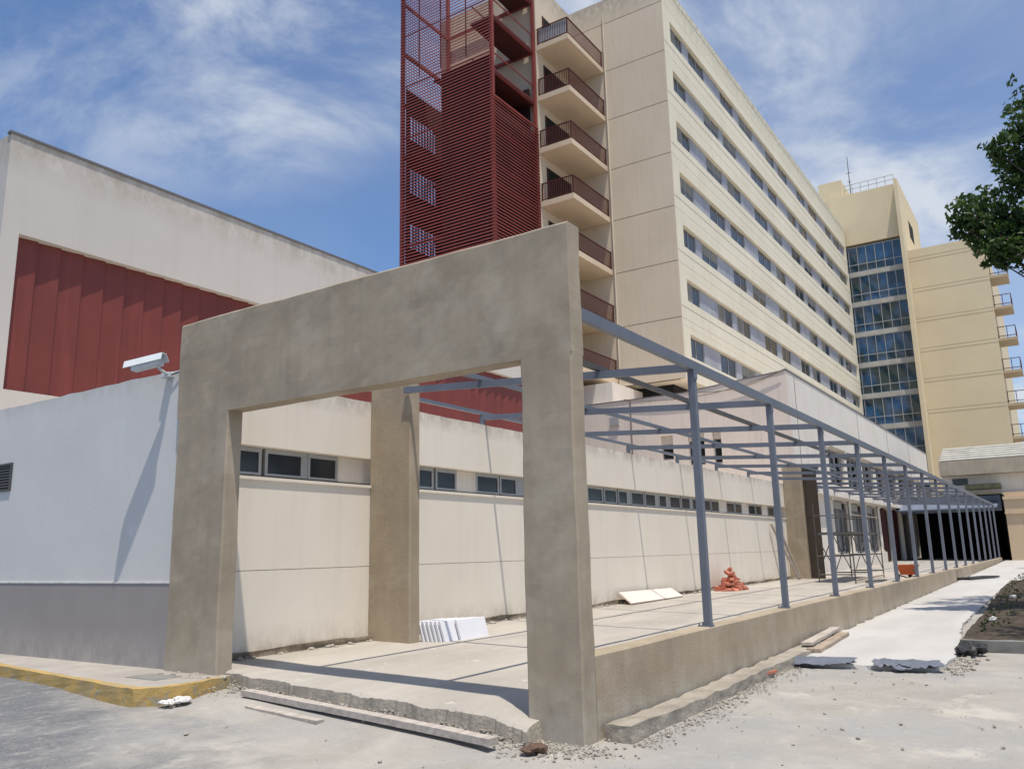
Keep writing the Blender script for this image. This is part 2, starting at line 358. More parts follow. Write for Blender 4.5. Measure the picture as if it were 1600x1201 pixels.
# cement floor inside the frame: starts in front of the portal
def slab_front(y): return 6.27 + .075 * (y - 4)
sl = []
v = []; f = []
xs_rel = [0, .02, .06, .15, .3, .5, .8, 1.2] + [1.2 + i * .5 for i in range(1, 30)] + [16 + i * 2.0 for i in range(1, 23)]
ysl = [3.66 + i * (9.32 - 3.66) / 170 for i in range(171)]
for i, xr in enumerate(xs_rel):
    for y in ysl:
        yo = y
        if xr < .7: y = max(y, 4.06)
        x = slab_front(y) + xr
        if i < 5:
            chip = noise.noise(Vector((math.floor(y * 7) * 1.7, 0, 3))) * .05 + noise.noise(Vector((y * 2.2, 0, 3))) * .10 + noise.noise(Vector((y * 16, 0, 5))) * .02
            x += chip * (1, 1, .9, .6, .2)[i]
        z = slab_z(x, y) + noise.noise(Vector((x * 1.2, y * 1.2, 7))) * .008
        if i == 0: z = gz(x, y) - .03
        elif i == 1: z -= .022 + .02 * abs(noise.noise(Vector((y * 9, 1, 0)))) + .03 * max(0, noise.noise(Vector((y * 3, 4, 0))))
        elif i == 2: z -= .006 + .01 * abs(noise.noise(Vector((y * 12, 7, 0))))
        if 0 < i < 7: z -= .10 * clamp((4.6 - y) / .5, 0, 1) * (1 - i / 7)
        if xr < .7 and yo < 4.06: z = gz(x, y) - .06
        v.append((x, y, z))
n = len(ysl)
for i in range(len(xs_rel) - 1):
    for j in range(n - 1): f.append((i*n+j, (i+1)*n+j, (i+1)*n+j+1, i*n+j+1))
mb = MB(); mb.v = v; mb.f = f; fs = mb.build('floor_slab', 'slab'); struct(fs); fs.data.materials.append(M['footing'])
for p_ in fs.data.polygons:
    if abs(p_.normal.z) < .6: p_.material_index = 1
# path of new pale concrete along the plinth
def path_lo(x):
    pts = [(11.95, 1.62), (13.2, 1.5), (15.3, 1.66), (18, 1.9), (35.4, 2.0), (36.2, -8), (62.1, -8.5)]
    for (a, b), (c, d) in zip(pts, pts[1:]):
        if x <= c: return b + (d - b) * (x - a) / (c - a)
    return pts[-1][1]
def path_hi(x): return 3.28 + clamp((x - 11.95) / 1.6, 0, 1) * .34 if x < 34.7 else 3.62
sheet('path', frange(11.95, 30, .25) + frange(31, 62, 1), path_lo, path_hi, lambda x, y: gz(x, y) + .055, 12, 'path', .14, .01, .09, 3)
# pavement beside the white wall, yellow kerb round it
pts = [(6.40, 17.2), (5.79, 12.1), (5.45, 8.85), (5.44, 8.52), (5.62, 8.32), (6.0, 8.25), (6.56, 8.35)]
mb = MB(); mb.prism([(6.64, 17.2)] + [(p[0] + .1, p[1]) for p in pts[:3]] + [(5.58, 8.55), (5.7, 8.44), (6.0, 8.38), (6.62, 8.42)], 'z', .05, .262); struct(mb.build('pavement', 'pave'))
mb = MB()
for (a, b) in zip(pts, pts[1:]):
    d = Vector((b[0] - a[0], b[1] - a[1], 0)); nn = Vector((-d.y, d.x, 0)).normalized() * .13
    steps = max(1, int(d.length / .9))
    for s_ in range(steps):
        p = Vector((*a, 0)) + d * s_ / steps; q = Vector((*a, 0)) + d * (s_ + 1) / steps - d.normalized() * .006
        zt = .268
        mb.quadbox([(p.x, p.y, .02), (q.x, q.y, .02), (q.x + nn.x, q.y + nn.y, .02), (p.x + nn.x, p.y + nn.y, .02),
                    (p.x + nn.x * .12, p.y + nn.y * .12, zt), (q.x + nn.x * .12, q.y + nn.y * .12, zt), (q.x + nn.x, q.y + nn.y, zt), (p.x + nn.x, p.y + nn.y, zt)])
k = mb.build('kerb', 'yellow'); rough_block(k, 3, .012, 3, 6); struct(k)
mb = MB(); mb.box(5.95, 6.30, 8.9, 9.5, .263, .2665); o = mb.build('drain_cover', 'kerb_stone'); tag(o, 'flat grey drain cover set in the pavement by the yellow kerb', 'drain cover')
# garden bed
mb = MB()
v = []; f = []
bx = frange(14.35, 35.6, .6); by = frange(-7, 1.62, .4)
for x in bx:
    for y in by: v.append((x, y + (y > 1) * .32 * clamp((x - 15) / 15, 0, 1), gz(x, y) + .10 - .05 * (y > 1.3) + noise.noise(Vector((x, y, 0))) * .07))
n = len(by)
for i in range(len(bx) - 1):
    for j in range(n - 1): f.append((i*n+j, (i+1)*n+j, (i+1)*n+j+1, i*n+j+1))
mb.v = v; mb.f = f; struct(mb.build('garden_bed', 'soil', smooth=True))
mb = MB()
yy = 1.55
while yy > -7: mb.box(14.2, 14.35, yy - .98, yy, -.05, .20); yy -= 1.0
kb = mb.build('bed_kerb', 'kerb_stone'); rough_block(kb, 2, .012, 8, 5); struct(kb)

# ------------------------------------------------------------------ concrete portal
XP = 6.52
pt = thing('concrete_portal', (XP, 6.6, 0), 'big bare cement doorway frame standing at the near end of the steel canopy', 'portal')
def leg_mesh(y0, y1, z0, z1, d=.235, bev=.018):
    pts = [(XP + bev, y0), (XP + d - bev, y0), (XP + d, y0 + bev), (XP + d, y1 - bev), (XP + d - bev, y1), (XP + bev, y1), (XP, y1 - bev), (XP, y0 + bev)]
    return MB().prism(pts, 'z', z0, z1)
leg_mesh(3.64, 4.215, -.06, 3.43).build('leg', 'render', pt)
leg_mesh(8.575, 9.60, .1, 3.43).build('leg', 'render', pt)
bev = .02
bm_ = MB().prism([(XP, 3.43), (XP + .235, 3.43), (XP + .235, 4.715 - bev), (XP + .235 - bev, 4.715), (XP + bev, 4.715), (XP, 4.715 - bev)], 'y', 3.64, 9.63)
bo = bm_.build('beam', 'render', pt)
# uneven trowelled skin on the portal
for o in pt.children:
    bm = bmesh.new(); bm.from_mesh(o.data)
    for ax, lo, hi, st in ((2, 0, 4.7, .11), (1, 3.7, 9.6, .11)):
        t = lo
        while t < hi:
            co = Vector((0, 0, 0)); co[ax] = t; no = Vector((0, 0, 0)); no[ax] = 1
            bmesh.ops.bisect_plane(bm, geom=bm.verts[:] + bm.edges[:] + bm.faces[:], plane_co=co + Vector((XP, 6.6, 0)) * 0, plane_no=no); t += st
    for v_ in bm.verts:
        w = v_.co.copy(); v_.co += noise.noise_vector(w * 1.3) * .010 + noise.noise_vector(w * 4) * .004 + noise.noise_vector(w * 11) * .0028
    bm.to_mesh(o.data); bm.free()

# ------------------------------------------------------------------ plinth walls and footing
def plinth(x0, x1, y0, y1, ztop, label, foot=True):
    t = thing('plinth_wall', (x0, y0, 0), label, 'low wall')
    mb = MB(); xs = frange(x0, x1, 1.0); k = len(xs)
    vv = []; ff = []
    for i, x in enumerate(xs):
        w = noise.noise(Vector((x * .8, 0, 1))) * .008; zt = ztop + noise.noise(Vector((x * .6, 3, 1))) * .008
        zb = gz(x, y0) - .08
        vv += [(x, y0 + w, zb), (x, y0 + w, zt - .015), (x, y0 + w + .015, zt), (x, y1 - .015, zt), (x, y1, zt - .015), (x, y1, zb)]
    for i in range(k - 1):
        for j in range(6): a = i*6+j; b = i*6+(j+1) % 6; ff.append((a, b, b+6, a+6))
    ff += [tuple(range(5, -1, -1)), tuple(range(k*6-6, k*6))]
    mb.v = vv; mb.f = ff; mb.build('wall', 'render_pale', t)
    if foot:
        mb = MB().box(6.80, 14.5, 3.34, 3.60, -.1, .15)
        o = mb.build('footing', 'footing', t); rough_block(o, 40, .03, 2, 3.5)
        for v_ in o.data.vertices:
            x = v_.co.x + x0
            v_.co.z += gz(x, 3.5) - .1 * clamp((x - 10.5) / 4, 0, 1)
            if v_.co.y + y0 < 3.47: v_.co.y += .16 * clamp((x - 8) / 6, 0, 1)
    return t
plinth(6.76, 34.6, 3.64, 3.85, .70, 'long low cement plinth wall carrying the near posts of the canopy')
plinth(34.64, 60.3, 3.70, 3.88, .66, 'far stretch of low plinth wall beyond the step in its line', False)

# ------------------------------------------------------------------ steel canopy
st = thing('steel_canopy', (9.66, 3.74, .7), 'long unclad walkway canopy of grey blue steel posts and beams on the low wall', 'canopy frame')
XS = [9.70 + 3.245 * i for i in range(16)]
def roofz(y): return 3.905 + (y - 3.64) * .066
post_me = None
for i, x in enumerate(XS):
    if post_me is None:
        mb = MB().box(x - .042, x + .042, 3.655, 3.739, .712, 3.80); mb.box(x - .08, x + .08, 3.648, 3.80, .695, .712)
        for bx_, by_ in ((-.062, 3.665), (.062, 3.665), (-.062, 3.785), (.062, 3.785)): mb.tube((x + bx_, by_, .71), (x + bx_, by_, .735), .009, n=6)
        mb.box(x - .05, x + .05, 3.645, 3.655, 3.68, 3.80)
        po = mb.build('post', 'steel', st, origin=(x, 3.70, .7)); post_me = po
    else:
        o = post_me.copy(); COL.objects.link(o); o.parent = st; o.location = post_me.location + Vector((x - XS[0], 0, 0))
cb0 = None
for i, x in enumerate(XS):
    y1 = 8.44 if i == 0 else 9.30
    def cb():
        return MB().bar((x, 3.73, roofz(3.73) - .075), (x, y1, roofz(y1) - .075), .05, .10)
    if i in (0, 1):
        o = cb().build('crossbeam', 'steel', st, origin=(x, 3.7, 3.9)); cb0 = o
    else:
        o = cb0.copy(); COL.objects.link(o); o.parent = st; o.location = cb0.location + Vector((x - XS[1], 0, 0))
x0, x1 = 6.76, XS[-1] + .1
MB().box(x0, x1, 3.655, 3.725, 3.80, 3.915).build('rail', 'steel', st)
for y, m_ in ((5.0, 'steel_dark'), (6.95, 'steel'), (9.27, 'steel')):
    z = roofz(y) - .02
    MB().box(x0, x1, y - .03, y + .03, z - .0, z + .065).build('rail', m_, st)
sb0 = None
for i, x in enumerate(XS[1:12]):
    if sb0 is None:
        sb0 = MB().box(x - .04, x + .04, 9.22, 9.30, 4.0, 4.19).build('stub', 'steel', st, origin=(x, 9.26, 4.1))
    else:
        o = sb0.copy(); COL.objects.link(o); o.parent = st; o.location = sb0.location + Vector((x - XS[1], 0, 0))

# ------------------------------------------------------------------ warehouse (low cream building)
YB = 9.2
wh = thing('warehouse', (7.0, YB, .3), 'long low cream building with a strip of small windows, behind the canopy', 'building')
XE = 36.9
MB().box(6.9, XE, YB + .28, 15.98, 0, 3.9).build('core', 'cream_wall', wh)
def wallstrip(z0, z1, x0=6.9, x1=XE, y0=YB, y1=YB + .28, name='wall', m='cream_wall'):
    return MB().box(x0, x1, y0, y1, z0, z1).build(name, m, wh)
# lower wall split at a groove
MB().box(6.9, XE, YB, YB + .28, -.05, 1.44).build('lower_wall', 'cream_wall', wh)
MB().box(6.9, XE, YB + .012, YB + .28, 1.44, 1.449).build('groove', 'render_pale', wh)
MB().box(6.9, XE, YB, YB + .28, 1.449, 2.66).build('wall', 'cream_wall', wh)
MB().prism([(YB - .028, 2.66), (YB + .28, 2.66), (YB + .28, 2.74), (YB - .028, 2.70)], 'x', 6.9, XE).build('sill', 'cream_wall', wh)
pp = MB().box(6.9, XE, YB, YB + .28, 3.13, 4.05).build('parapet', 'cream_wall', wh)
bm = bmesh.new(); bm.from_mesh(pp.data)
for i in range(1, 120):
    bmesh.ops.bisect_plane(bm, geom=bm.verts[:] + bm.edges[:] + bm.faces[:], plane_co=Vector((i * .25, 0, 0)), plane_no=Vector((1, 0, 0)))
off = parent_offset(wh)
for v_ in bm.verts:
    if v_.co.z + off.z > 4: v_.co.z += noise.noise(Vector((v_.co.x * 5, v_.co.y, 0))) * .022
bm.to_mesh(pp.data); bm.free()
o = MB().box(7.0, XE, YB - .05, YB + .05, .12, .40).build('wall_foot', 'wall_crack', wh)
rough_block(o, 70, .0, 2, 3.5)
for v_ in o.data.vertices:
    X_ = v_.co.x; v_.co.z += .0028 * (X_ - 3) + (noise.noise(Vector((X_ * 1.6, 0, 0))) * .05 + noise.noise(Vector((X_ * 6, 2, 0))) * .03 if v_.co.z + .3 > .3 else 0); v_.co.y += noise.noise(Vector((X_ * 5, v_.co.z * 9, 4))) * .04
# window strip: frames set back in the slot
def strip_window(x, w, n, z0=2.745, z1=3.125, parent=wh, Y=YB + .16, vent=False):
    fr = MB()
    fr.box(x, x + w, Y, Y + .05, z0, z0 + .035); fr.box(x, x + w, Y, Y + .05, z1 - .06, z1)
    for i in range(n + 1):
        xx = x + (w - .05) * i / n; fr.box(xx, xx + .05, Y + .002, Y + .048, z0 + .035, z1 - .06)
    o = fr.build('window', 'alu', parent)
    MB().box(x + .04, x + w - .04, Y + .02, Y + .03, z0 + .03, z1 - .05).build('pane', 'glass', o)
    return o
wx = 7.25
strip = [(7.3, .42, 1), (7.78, .72, 1), (8.58, .62, 1), (10.55, .55, 1), (11.12, .44, 1), (11.62, .62, 1), (12.85, .78, 1), (13.66, .62, 1), (14.6, .7, 1), (15.6, .6, 1), (16.3, .6, 1)]
x = 17.3
while x < 33.5:
    strip.append((x, .8, 1)); strip.append((x + .86, .7, 1)); x += 2.45 + ru(-.2, .2)
    if rnd() < .5: strip.append((x - .75, .55, 1))
strip = sorted(strip); out_ = []
for s_ in strip:
    if not out_ or s_[0] > out_[-1][0] + out_[-1][1] + .01: out_.append(s_)
prev = 6.95
for s_ in out_:
    strip_window(*s_)
    if s_[0] - prev > .08: MB().box(prev, s_[0], YB + .17, YB + .2, 2.745, 3.125).build('infill_panel', 'alu' if s_[0] - prev < .6 else 'annex_wall', wh)
    prev = s_[0] + s_[1]
# rough debris edge at wall foot handled as rubble

# pillars against the warehouse
pl = MB().prism([(9.77, 8.36), (9.97, 8.36), (9.99, 8.38), (9.99, 9.19), (9.75, 9.19), (9.75, 8.38)], 'z', .2, 4.27).build('cement_pillar', 'render_pale')
tag(pl, 'bare cement pillar against the cream wall, seen through the near portal', 'pillar', 'bare cement pillars'); rough_block(pl, 6, .008, 4, 2)
pl = MB().prism([(33.22, 8.5), (33.5, 8.5), (33.5, 9.19), (33.2, 9.19), (33.2, 8.52)], 'z', .2, 4.75).build('cement_pillar', 'render_pale')
tag(pl, 'far bare cement pillar standing beside the scaffold', 'pillar', 'bare cement pillars'); rough_block(pl, 6, .01, 5, 2)
t = thing('boarded_doorway', (33.6, 8.4, .3), 'tall dark brown boarded panel between the far cement pillar and the scaffold', 'doorway')
MB().box(33.55, 33.65, 8.0, 8.62, .25, 4.55).build('panel', 'render_dark', t)
MB().box(33.52, 33.7, 7.9, 9.1, 4.56, 4.66).build('head', 'steel_dark', t)

# ------------------------------------------------------------------ white boundary wall on the left
t = thing('white_wall', (6.6, 12, .25), 'white painted wall with a grey lower band, left of the portal', 'wall')
w = MB().box(6.6, 6.86, 9.61, 19.5, 1.33, 4.13).build('upper_wall', 'white_wall', t)
bm = bmesh.new(); bm.from_mesh(w.data); bmesh.ops.subdivide_edges(bm, edges=bm.edges, cuts=30, use_grid_fill=True)
for v_ in bm.verts:
    if v_.co.z + .25 > 4.1: v_.co.z += noise.noise(Vector((v_.co.x, v_.co.y * 3, 0))) * .02
bm.to_mesh(w.data); bm.free()
MB().box(6.592, 6.86, 9.605, 19.5, .1, 1.312).build('grey_band', 'grey_band', t)
MB().box(6.585, 6.86, 9.607, 19.5, 1.312, 1.33).build('bead', 'stone_white', t)
g = MB().box(6.575, 6.6, 14.02, 14.06, 2.75, 3.2); g.box(6.575, 6.6, 14.46, 14.5, 2.75, 3.2); g.box(6.575, 6.6, 14.06, 14.46, 3.165, 3.2); g.box(6.575, 6.6, 14.06, 14.46, 2.75, 2.785)
for i in range(8): z = 2.81 + i * .045; g.quadbox([(6.58, 14.06, z), (6.58, 14.46, z), (6.597, 14.46, z + .03), (6.597, 14.06, z + .03), (6.58, 14.06, z + .006), (6.58, 14.46, z + .006), (6.597, 14.46, z + .036), (6.597, 14.06, z + .036)])
vo = g.build('vent_grille', 'steel_dark', t)
MB().box(6.596, 6.599, 14.06, 14.46, 2.785, 3.165).build('backing', 'black', vo)

# ------------------------------------------------------------------ hall with red cladding
YA = 16.0
t = thing('hall', (6.9, YA, 0), 'tall pale hall with a recessed band of red metal cladding, upper left', 'building')
XA1 = 27.5
MB().box(6.9, XA1, YA + .45, 34, 0, 9.7).build('core', 'hall_wall', t)
MB().box(6.9, XA1, YA, YA + .45, 7.79, 9.74).build('upper_wall', 'hall_wall', t)
MB().box(6.9, XA1, YA, YA + .45, 0, 4.76).build('lower_wall', 'hall_wall', t)
MB().box(6.9, 7.22, YA, YA + .45, 4.76, 7.79).build('pier', 'hall_wall', t)
MB().box(XA1 - .5, XA1, YA, YA + .45, 4.76, 7.79).build('pier', 'hall_wall', t)
MB().box(6.87, XA1 + .03, YA - .03, YA + .1, 9.742, 9.79).build('coping', 'coping', t)
mb = MB(); x = 7.22
pts = []
while x < XA1 - .5: pts += [(x, YA + .215), (min(x + .43, XA1 - .5), YA + .15), (min(x + .44, XA1 - .5), YA + .215)]; x += .46
v = []; f = []
for (a, b) in pts: v += [(a, b, 4.765), (a, b, 7.785)]
for i in range(len(pts) - 1): f.append((2*i, 2*i+2, 2*i+3, 2*i+1))
mb.v = v; mb.f = f
o = mb.build('cladding', 'red_metal', t)
sol = o.modifiers.new('s', 'SOLIDIFY'); sol.thickness = .012; sol.offset = 0

# ------------------------------------------------------------------ security camera on the white wall
t = thing('security_camera', (6.6, 9.9, 4.05), 'white security camera on a short arm at the top of the white wall', 'security camera')
a = Vector((6.40, 9.82, 4.235)); b = Vector((6.20, 10.27, 4.15)); d = (b - a).normalized(); sd = d.cross(Vector((0, 0, 1))).normalized(); upv = sd.cross(d)
def lpt(l, s_, u_): return a + d * l + sd * s_ + upv * u_
Lc = (b - a).length
prof = [(-.066, -.06), (.066, -.06), (.08, .02), (.04, .075), (-.04, .075), (-.08, .02)]
mb = MB(); mb.v = [tuple(lpt(.04, s_, u_)) for s_, u_ in prof] + [tuple(lpt(Lc - .05, s_, u_)) for s_, u_ in prof]
mb.f = [tuple(range(5, -1, -1)), tuple(range(6, 12))] + [(i, (i+1) % 6, 6 + (i+1) % 6, 6 + i) for i in range(6)]
mb.build('housing', 'camera_white', t, bevel=.008)
pr2 = [(-.094, -.01), (-.048, .088), (.048, .088), (.094, -.01), (.098, -.006), (.051, .095), (-.051, .095), (-.098, -.006)]
mb = MB(); mb.v = [tuple(lpt(-.02, s_, u_)) for s_, u_ in pr2] + [tuple(lpt(Lc + .04, s_, u_)) for s_, u_ in pr2]
mb.f = [tuple(range(7, -1, -1)), tuple(range(8, 16))] + [(i, (i+1) % 8, 8 + (i+1) % 8, 8 + i) for i in range(8)]
mb.build('sunshield', 'camera_white', t)
mb = MB().tube(lpt(Lc - .05, 0, .01), lpt(Lc - .02, 0, .01), .045, n=14); mb.build('lens', 'black', t)
mb = MB().tube(lpt(.09, 0, -.045), lpt(.07, 0, -.11), .02); mb.tube(lpt(.07, 0, -.11), (6.46, 9.86, 4.075), .018); mb.tube((6.46, 9.86, 4.075), (6.6, 9.93, 4.06), .02)
mb.build('arm', 'camera_white', t)
MB().box(6.50, 6.6, 9.86, 10.02, 4.03, 4.10).build('junction_box', 'camera_white', t, bevel=.01)
mb = MB().tube((6.56, 9.86, 4.07), (6.58, 9.70, 4.09), .008); mb.tube((6.58, 9.70, 4.09), (6.61, 9.60, 4.14), .008); mb.build('cable', 'black', t)

# ------------------------------------------------------------------ hotel (tall block)
ht = thing('tower_hotel', (40, 15.55, 10), 'tall cream slab block with rows of windows, rising over the low buildings', 'building')
HX0, HX1, HY0, HY1, HTOP, HB = 40.0, 87.0, 15.55, 31.0, 34.0, 10.3
ZW = [12.87 + 3.13 * i for i in range(7)]                          # window heads
WH = 1.27
MB().box(HX0 + .3, HX1, HY0 + .34, HY1, HB + .02, HTOP - .4).build('core', 'hotel', ht)
MB().box(HX0 + 1.2, HX1, HY0 + 1.2, HY1, 0, HB + .02).build('undercroft_shade', 'black', ht)  # solid black block standing in for the shadowed open ground floor
# long facade: spandrels cut by thin grooves, ends solid
levels = [HB] + [z for zh in ZW for z in (zh - WH, zh)] + [HTOP]
for i in range(0, len(levels), 2):
    z0, z1 = levels[i], levels[i + 1]
    cuts = [z0]
    if i > 0: cuts += [z0 + .36, z0 + .74]
    if z1 - z0 > 1.6: cuts += [z1 - .45]
    cuts = sorted(c for c in cuts if c < z1 - .1) + [z1]
    mb = MB()
    for a_, b_ in zip(cuts, cuts[1:]): mb.box(HX0 + .03, HX1, HY0 + (.0 if a_ == z0 or b_ == z1 else .012), HY0 + .34, a_ + (.022 if a_ != z0 else 0), b_)
    mb.build('spandrel', 'hotel', ht)
MB().box(HX0 + .03, 41.0, HY0 + .001, HY0 + .34, ZW[0] - WH, ZW[0]).build('end_pier', 'hotel', ht)
for zh in ZW[1:]: MB().box(HX0 + .03, 41.0, HY0 + .001, HY0 + .34, zh - WH, zh).build('end_pier', 'hotel', ht)
for zh in ZW: MB().box(86.4, HX1, HY0 + .001, HY0 + .34, zh - WH, zh).build('end_pier', 'hotel', ht)
# end wall, panels between open joints
zs = [HB] + [z + .75 for z in ZW] + [HTOP + .02]
mb = MB(); mj = MB()
for a_, b_ in zip(zs, zs[1:]): mb.box(HX0, HX0 + .3, HY0 + .02, HY1, a_ + .04, b_)
mb.build('end_wall', 'hotel_end', ht)
mj.box(HX0 + .02, HX0 + .29, HY0 + .05, HY1 - .05, HB + .03, HTOP - .05); mj.build('joint', 'joint', ht)
MB().box(HX0, HX0 + .6, HY0, 19.3, HTOP + .02, HTOP + 1.6).build('parapet', 'hotel_end', ht)
MB().tube((HX0 - .07, 19.3, HB), (HX0 - .07, 19.3, 33), .05).build('downpipe', 'hotel_end', ht)
# windows
wcache = {}
def hotel_window(x, w, zh, style):
    key = (round(w, 2), style)
    z0 = zh - WH
    Y = HY0 + .2
    if key not in wcache:
        fr = MB(); fr.box(x, x + w, Y, Y + .07, z0, z0 + .07); fr.box(x, x + w, Y, Y + .07, zh - .07, zh)
        for xx in (x, x + w / 2 - .035, x + w - .07): fr.box(xx, xx + .07, Y + .002, Y + .068, z0 + .07, zh - .07)
        o = fr.build('window', 'alu', ht)
        p = MB().box(x + .05, x + w - .05, Y + .03, Y + .045, z0 + .05, zh - .05).build('pane', 'glass', o)
        kids = [p]
        if style == 1: kids.append(MB().box(x + .07, x + w - .07, Y + .015, Y + .028, zh - .65, zh - .07).build('blind', 'blind', o))
        if style == 2: kids.append(MB().box(x + .07, x + w / 2 - .035, Y + .015, Y + .028, z0 + .07, zh - .07).build('blind', 'blind', o))
        wcache[key] = (o, kids, x, zh); return
    o, kids, sx, sz = wcache[key]; dv = Vector((x - sx, 0, zh - sz))
    c = o.copy(); COL.objects.link(c); c.parent = ht; c.location = o.location + dv
    for k_ in kids: d_ = k_.copy(); COL.objects.link(d_); d_.parent = c
pcache = {}
def infill(x, w, zh):
    key = round(w, 2)
    if key not in pcache:
        n = max(1, round(w / 1.0)); mb = MB()
        for i in range(n): mb.box(x + w * i / n + .006, x + w * (i + 1) / n - .006, HY0 + .17, HY0 + .24, zh - WH, zh)
        o = mb.build('infill_panel', 'panel', ht); pcache[key] = (o, x, zh); return
    o, sx, sz = pcache[key]; c = o.copy(); COL.objects.link(c); c.parent = ht; c.location = o.location + Vector((x - sx, 0, zh - sz))
rs = random.Random(3)
for r_, zh in enumerate(ZW):
    x = 41.0; k_ = 0; seq = [2.3, 2.9, 2.6, .9] if r_ in (1, 5) else ([2.2, 1.0, 2.6, 3.0] if r_ in (2, 6) else [2.4, 2.7, 2.7, 1.1])
    while x < 86.3:
        w = min(seq[k_ % 4] + (.3 * (k_ // 4 % 2)), 86.4 - x)
        if 86.4 - x - w < .6: w = 86.4 - x
        if k_ % 2 == 0 and w > .8: hotel_window(x, w, zh, rs.choice([0, 0, 1, 2]))
        else: infill(x, w, zh)
        x += w; k_ += 1
# wing wall behind the balconies and the wall behind the stair tower
MB().box(35.77, HX0, 21.49, 28.3, 8, 33.8).build('wing_wall', 'hotel_end', ht)
# doors on the wing wall behind each balcony
ZB = [10.45 + 3.13 * i for i in range(7)]
bal0 = None
for i, z in enumerate(ZB):
    s_ = MB().prism([(35.77, 19.45), (39.99, 19.45), (39.99, 21.48), (35.77, 21.48)], 'z', z, z + .3)
    b_ = s_.build('balcony', 'soffit', ht)
    rl = MB(); top = z + 1.33
    rl.bar((35.83, 19.5, top), (39.97, 19.5, top), .06, .05); rl.bar((35.83, 19.5, top), (35.83, 21.46, top), .06, .05)
    rl.bar((35.83, 19.5, z + .4), (39.97, 19.5, z + .4), .04, .04); rl.bar((35.83, 19.5, z + .4), (35.83, 21.46, z + .4), .04, .04)
    for k_ in range(38): rl.box(35.83 + k_ * .11, 35.86 + k_ * .11, 19.48, 19.5, z + .4, top)
    for k_ in range(18): rl.box(35.81, 35.83, 19.52 + k_ * .11, 19.55 + k_ * .11, z + .4, top)
    for px_, py_ in ((35.83, 19.5), (39.9, 19.5), (35.83, 21.4)): rl.box(px_ - .03, px_ + .03, py_ - .03, py_ + .03, z + .3, top)
    rl.build('railing', 'rail_red', b_)
    if i == 6:
        MB().box(35.86, 35.875, 19.55, 21.4, z + .45, top - .05).build('infill_sheet', 'camera_white', b_)
    dr = MB().box(36.5, 39.2, 21.46, 21.487, z + .31, z + 2.6).build('balcony_door', 'black', ht)
    MB().box(36.5, 36.58, 21.44, 21.459, z + .31, z + 2.6).box(37.8, 37.88, 21.44, 21.459, z + .31, z + 2.6).box(39.12, 39.2, 21.44, 21.459, z + .31, z + 2.6).build('frame', 'rail_red', dr)
# service clutter on the first balconies: a small air unit

# ------------------------------------------------------------------ red stair tower
tw = thing('stair_tower', (31.42, 21.5, 0), 'red steel escape stair tower wrapped in horizontal louvres, left of the tall block', 'stair tower')
TX0, TX1, TY0, TY1, TZ = 31.42, 35.70, 21.52, 27.70, 37.5
cl_ = [(TX0 + .08, TY0 + .08), (TX1 - .08, TY0 + .08), (TX0 + .08, TY1 - .08), (TX1 - .08, TY1 - .08)]
for (x, y) in cl_: MB().box(x - .09, x + .09, y - .09, y + .09, 0, TZ).build('column', 'red_screen', tw)
def screen(axis, lo, hi, fixed, z0, z1, pitch=.178, gap=None):
    mb = MB(); z = z0
    while z < z1:
        if axis == 'y': mb.quadbox([(fixed - .05, lo, z), (fixed - .05, hi, z), (fixed - .01, hi, z + .045), (fixed - .01, lo, z + .045), (fixed - .05, lo, z + .055), (fixed - .05, hi, z + .055), (fixed - .01, hi, z + .10), (fixed - .01, lo, z + .10)])
        else: mb.quadbox([(lo, fixed - .05, z), (hi, fixed - .05, z), (hi, fixed - .01, z + .045), (lo, fixed - .01, z + .045), (lo, fixed - .05, z + .055), (hi, fixed - .05, z + .055), (hi, fixed - .01, z + .10), (lo, fixed - .01, z + .10)])
        z += pitch
    return mb.build('louvre_screen', 'red_screen', tw)
screen('y', TY0, TY1, TX0, 8, TZ)
screen('x', TX0, TX1 + .05, TY0, 8, 24.3)
MB().bar((TX0, TY0 - .03, 24.4), (TX1, TY0 - .03, 24.4), .08, .1).build('top_rail', 'red_screen', tw)
screen('x', TX0, TX1, TY1 + .06, 8, TZ)
# the side wall behind the louvres, its shade put into the colour, with a window-like opening on each floor
LZ = [10.35 + 3.13 * i for i in range(9)]
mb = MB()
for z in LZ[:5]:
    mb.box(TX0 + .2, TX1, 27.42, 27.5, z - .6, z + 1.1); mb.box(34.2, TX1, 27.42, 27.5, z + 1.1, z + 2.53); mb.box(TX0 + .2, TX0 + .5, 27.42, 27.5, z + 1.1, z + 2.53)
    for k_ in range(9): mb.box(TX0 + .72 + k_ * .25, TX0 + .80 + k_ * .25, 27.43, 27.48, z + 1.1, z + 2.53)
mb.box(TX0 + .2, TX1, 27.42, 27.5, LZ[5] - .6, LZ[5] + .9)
mb.build('side_wall', 'inner_shade', tw)
MB().box(TX0 + .2, TX0 + .24, TY0 + .2, 25.0, 8, LZ[5] + .9).build('shade_panel', 'inner_shade', tw)  # added sheet behind the louvres, coloured dark as the shaded interior
MB().box(TX0 + .3, TX1 - .1, TY0 + .2, TY0 + .24, 8, 24.2).build('shade_panel', 'inner_shade', tw)  # same added dark sheet behind the side louvres
mb = MB(); mb.box(35.5, 35.6, 21.9, 27.4, 8, LZ[5] + .9); mb.build('shade_backing', 'inner_shade', tw)  # added sheet, its dark colour stands for shade on the wall behind
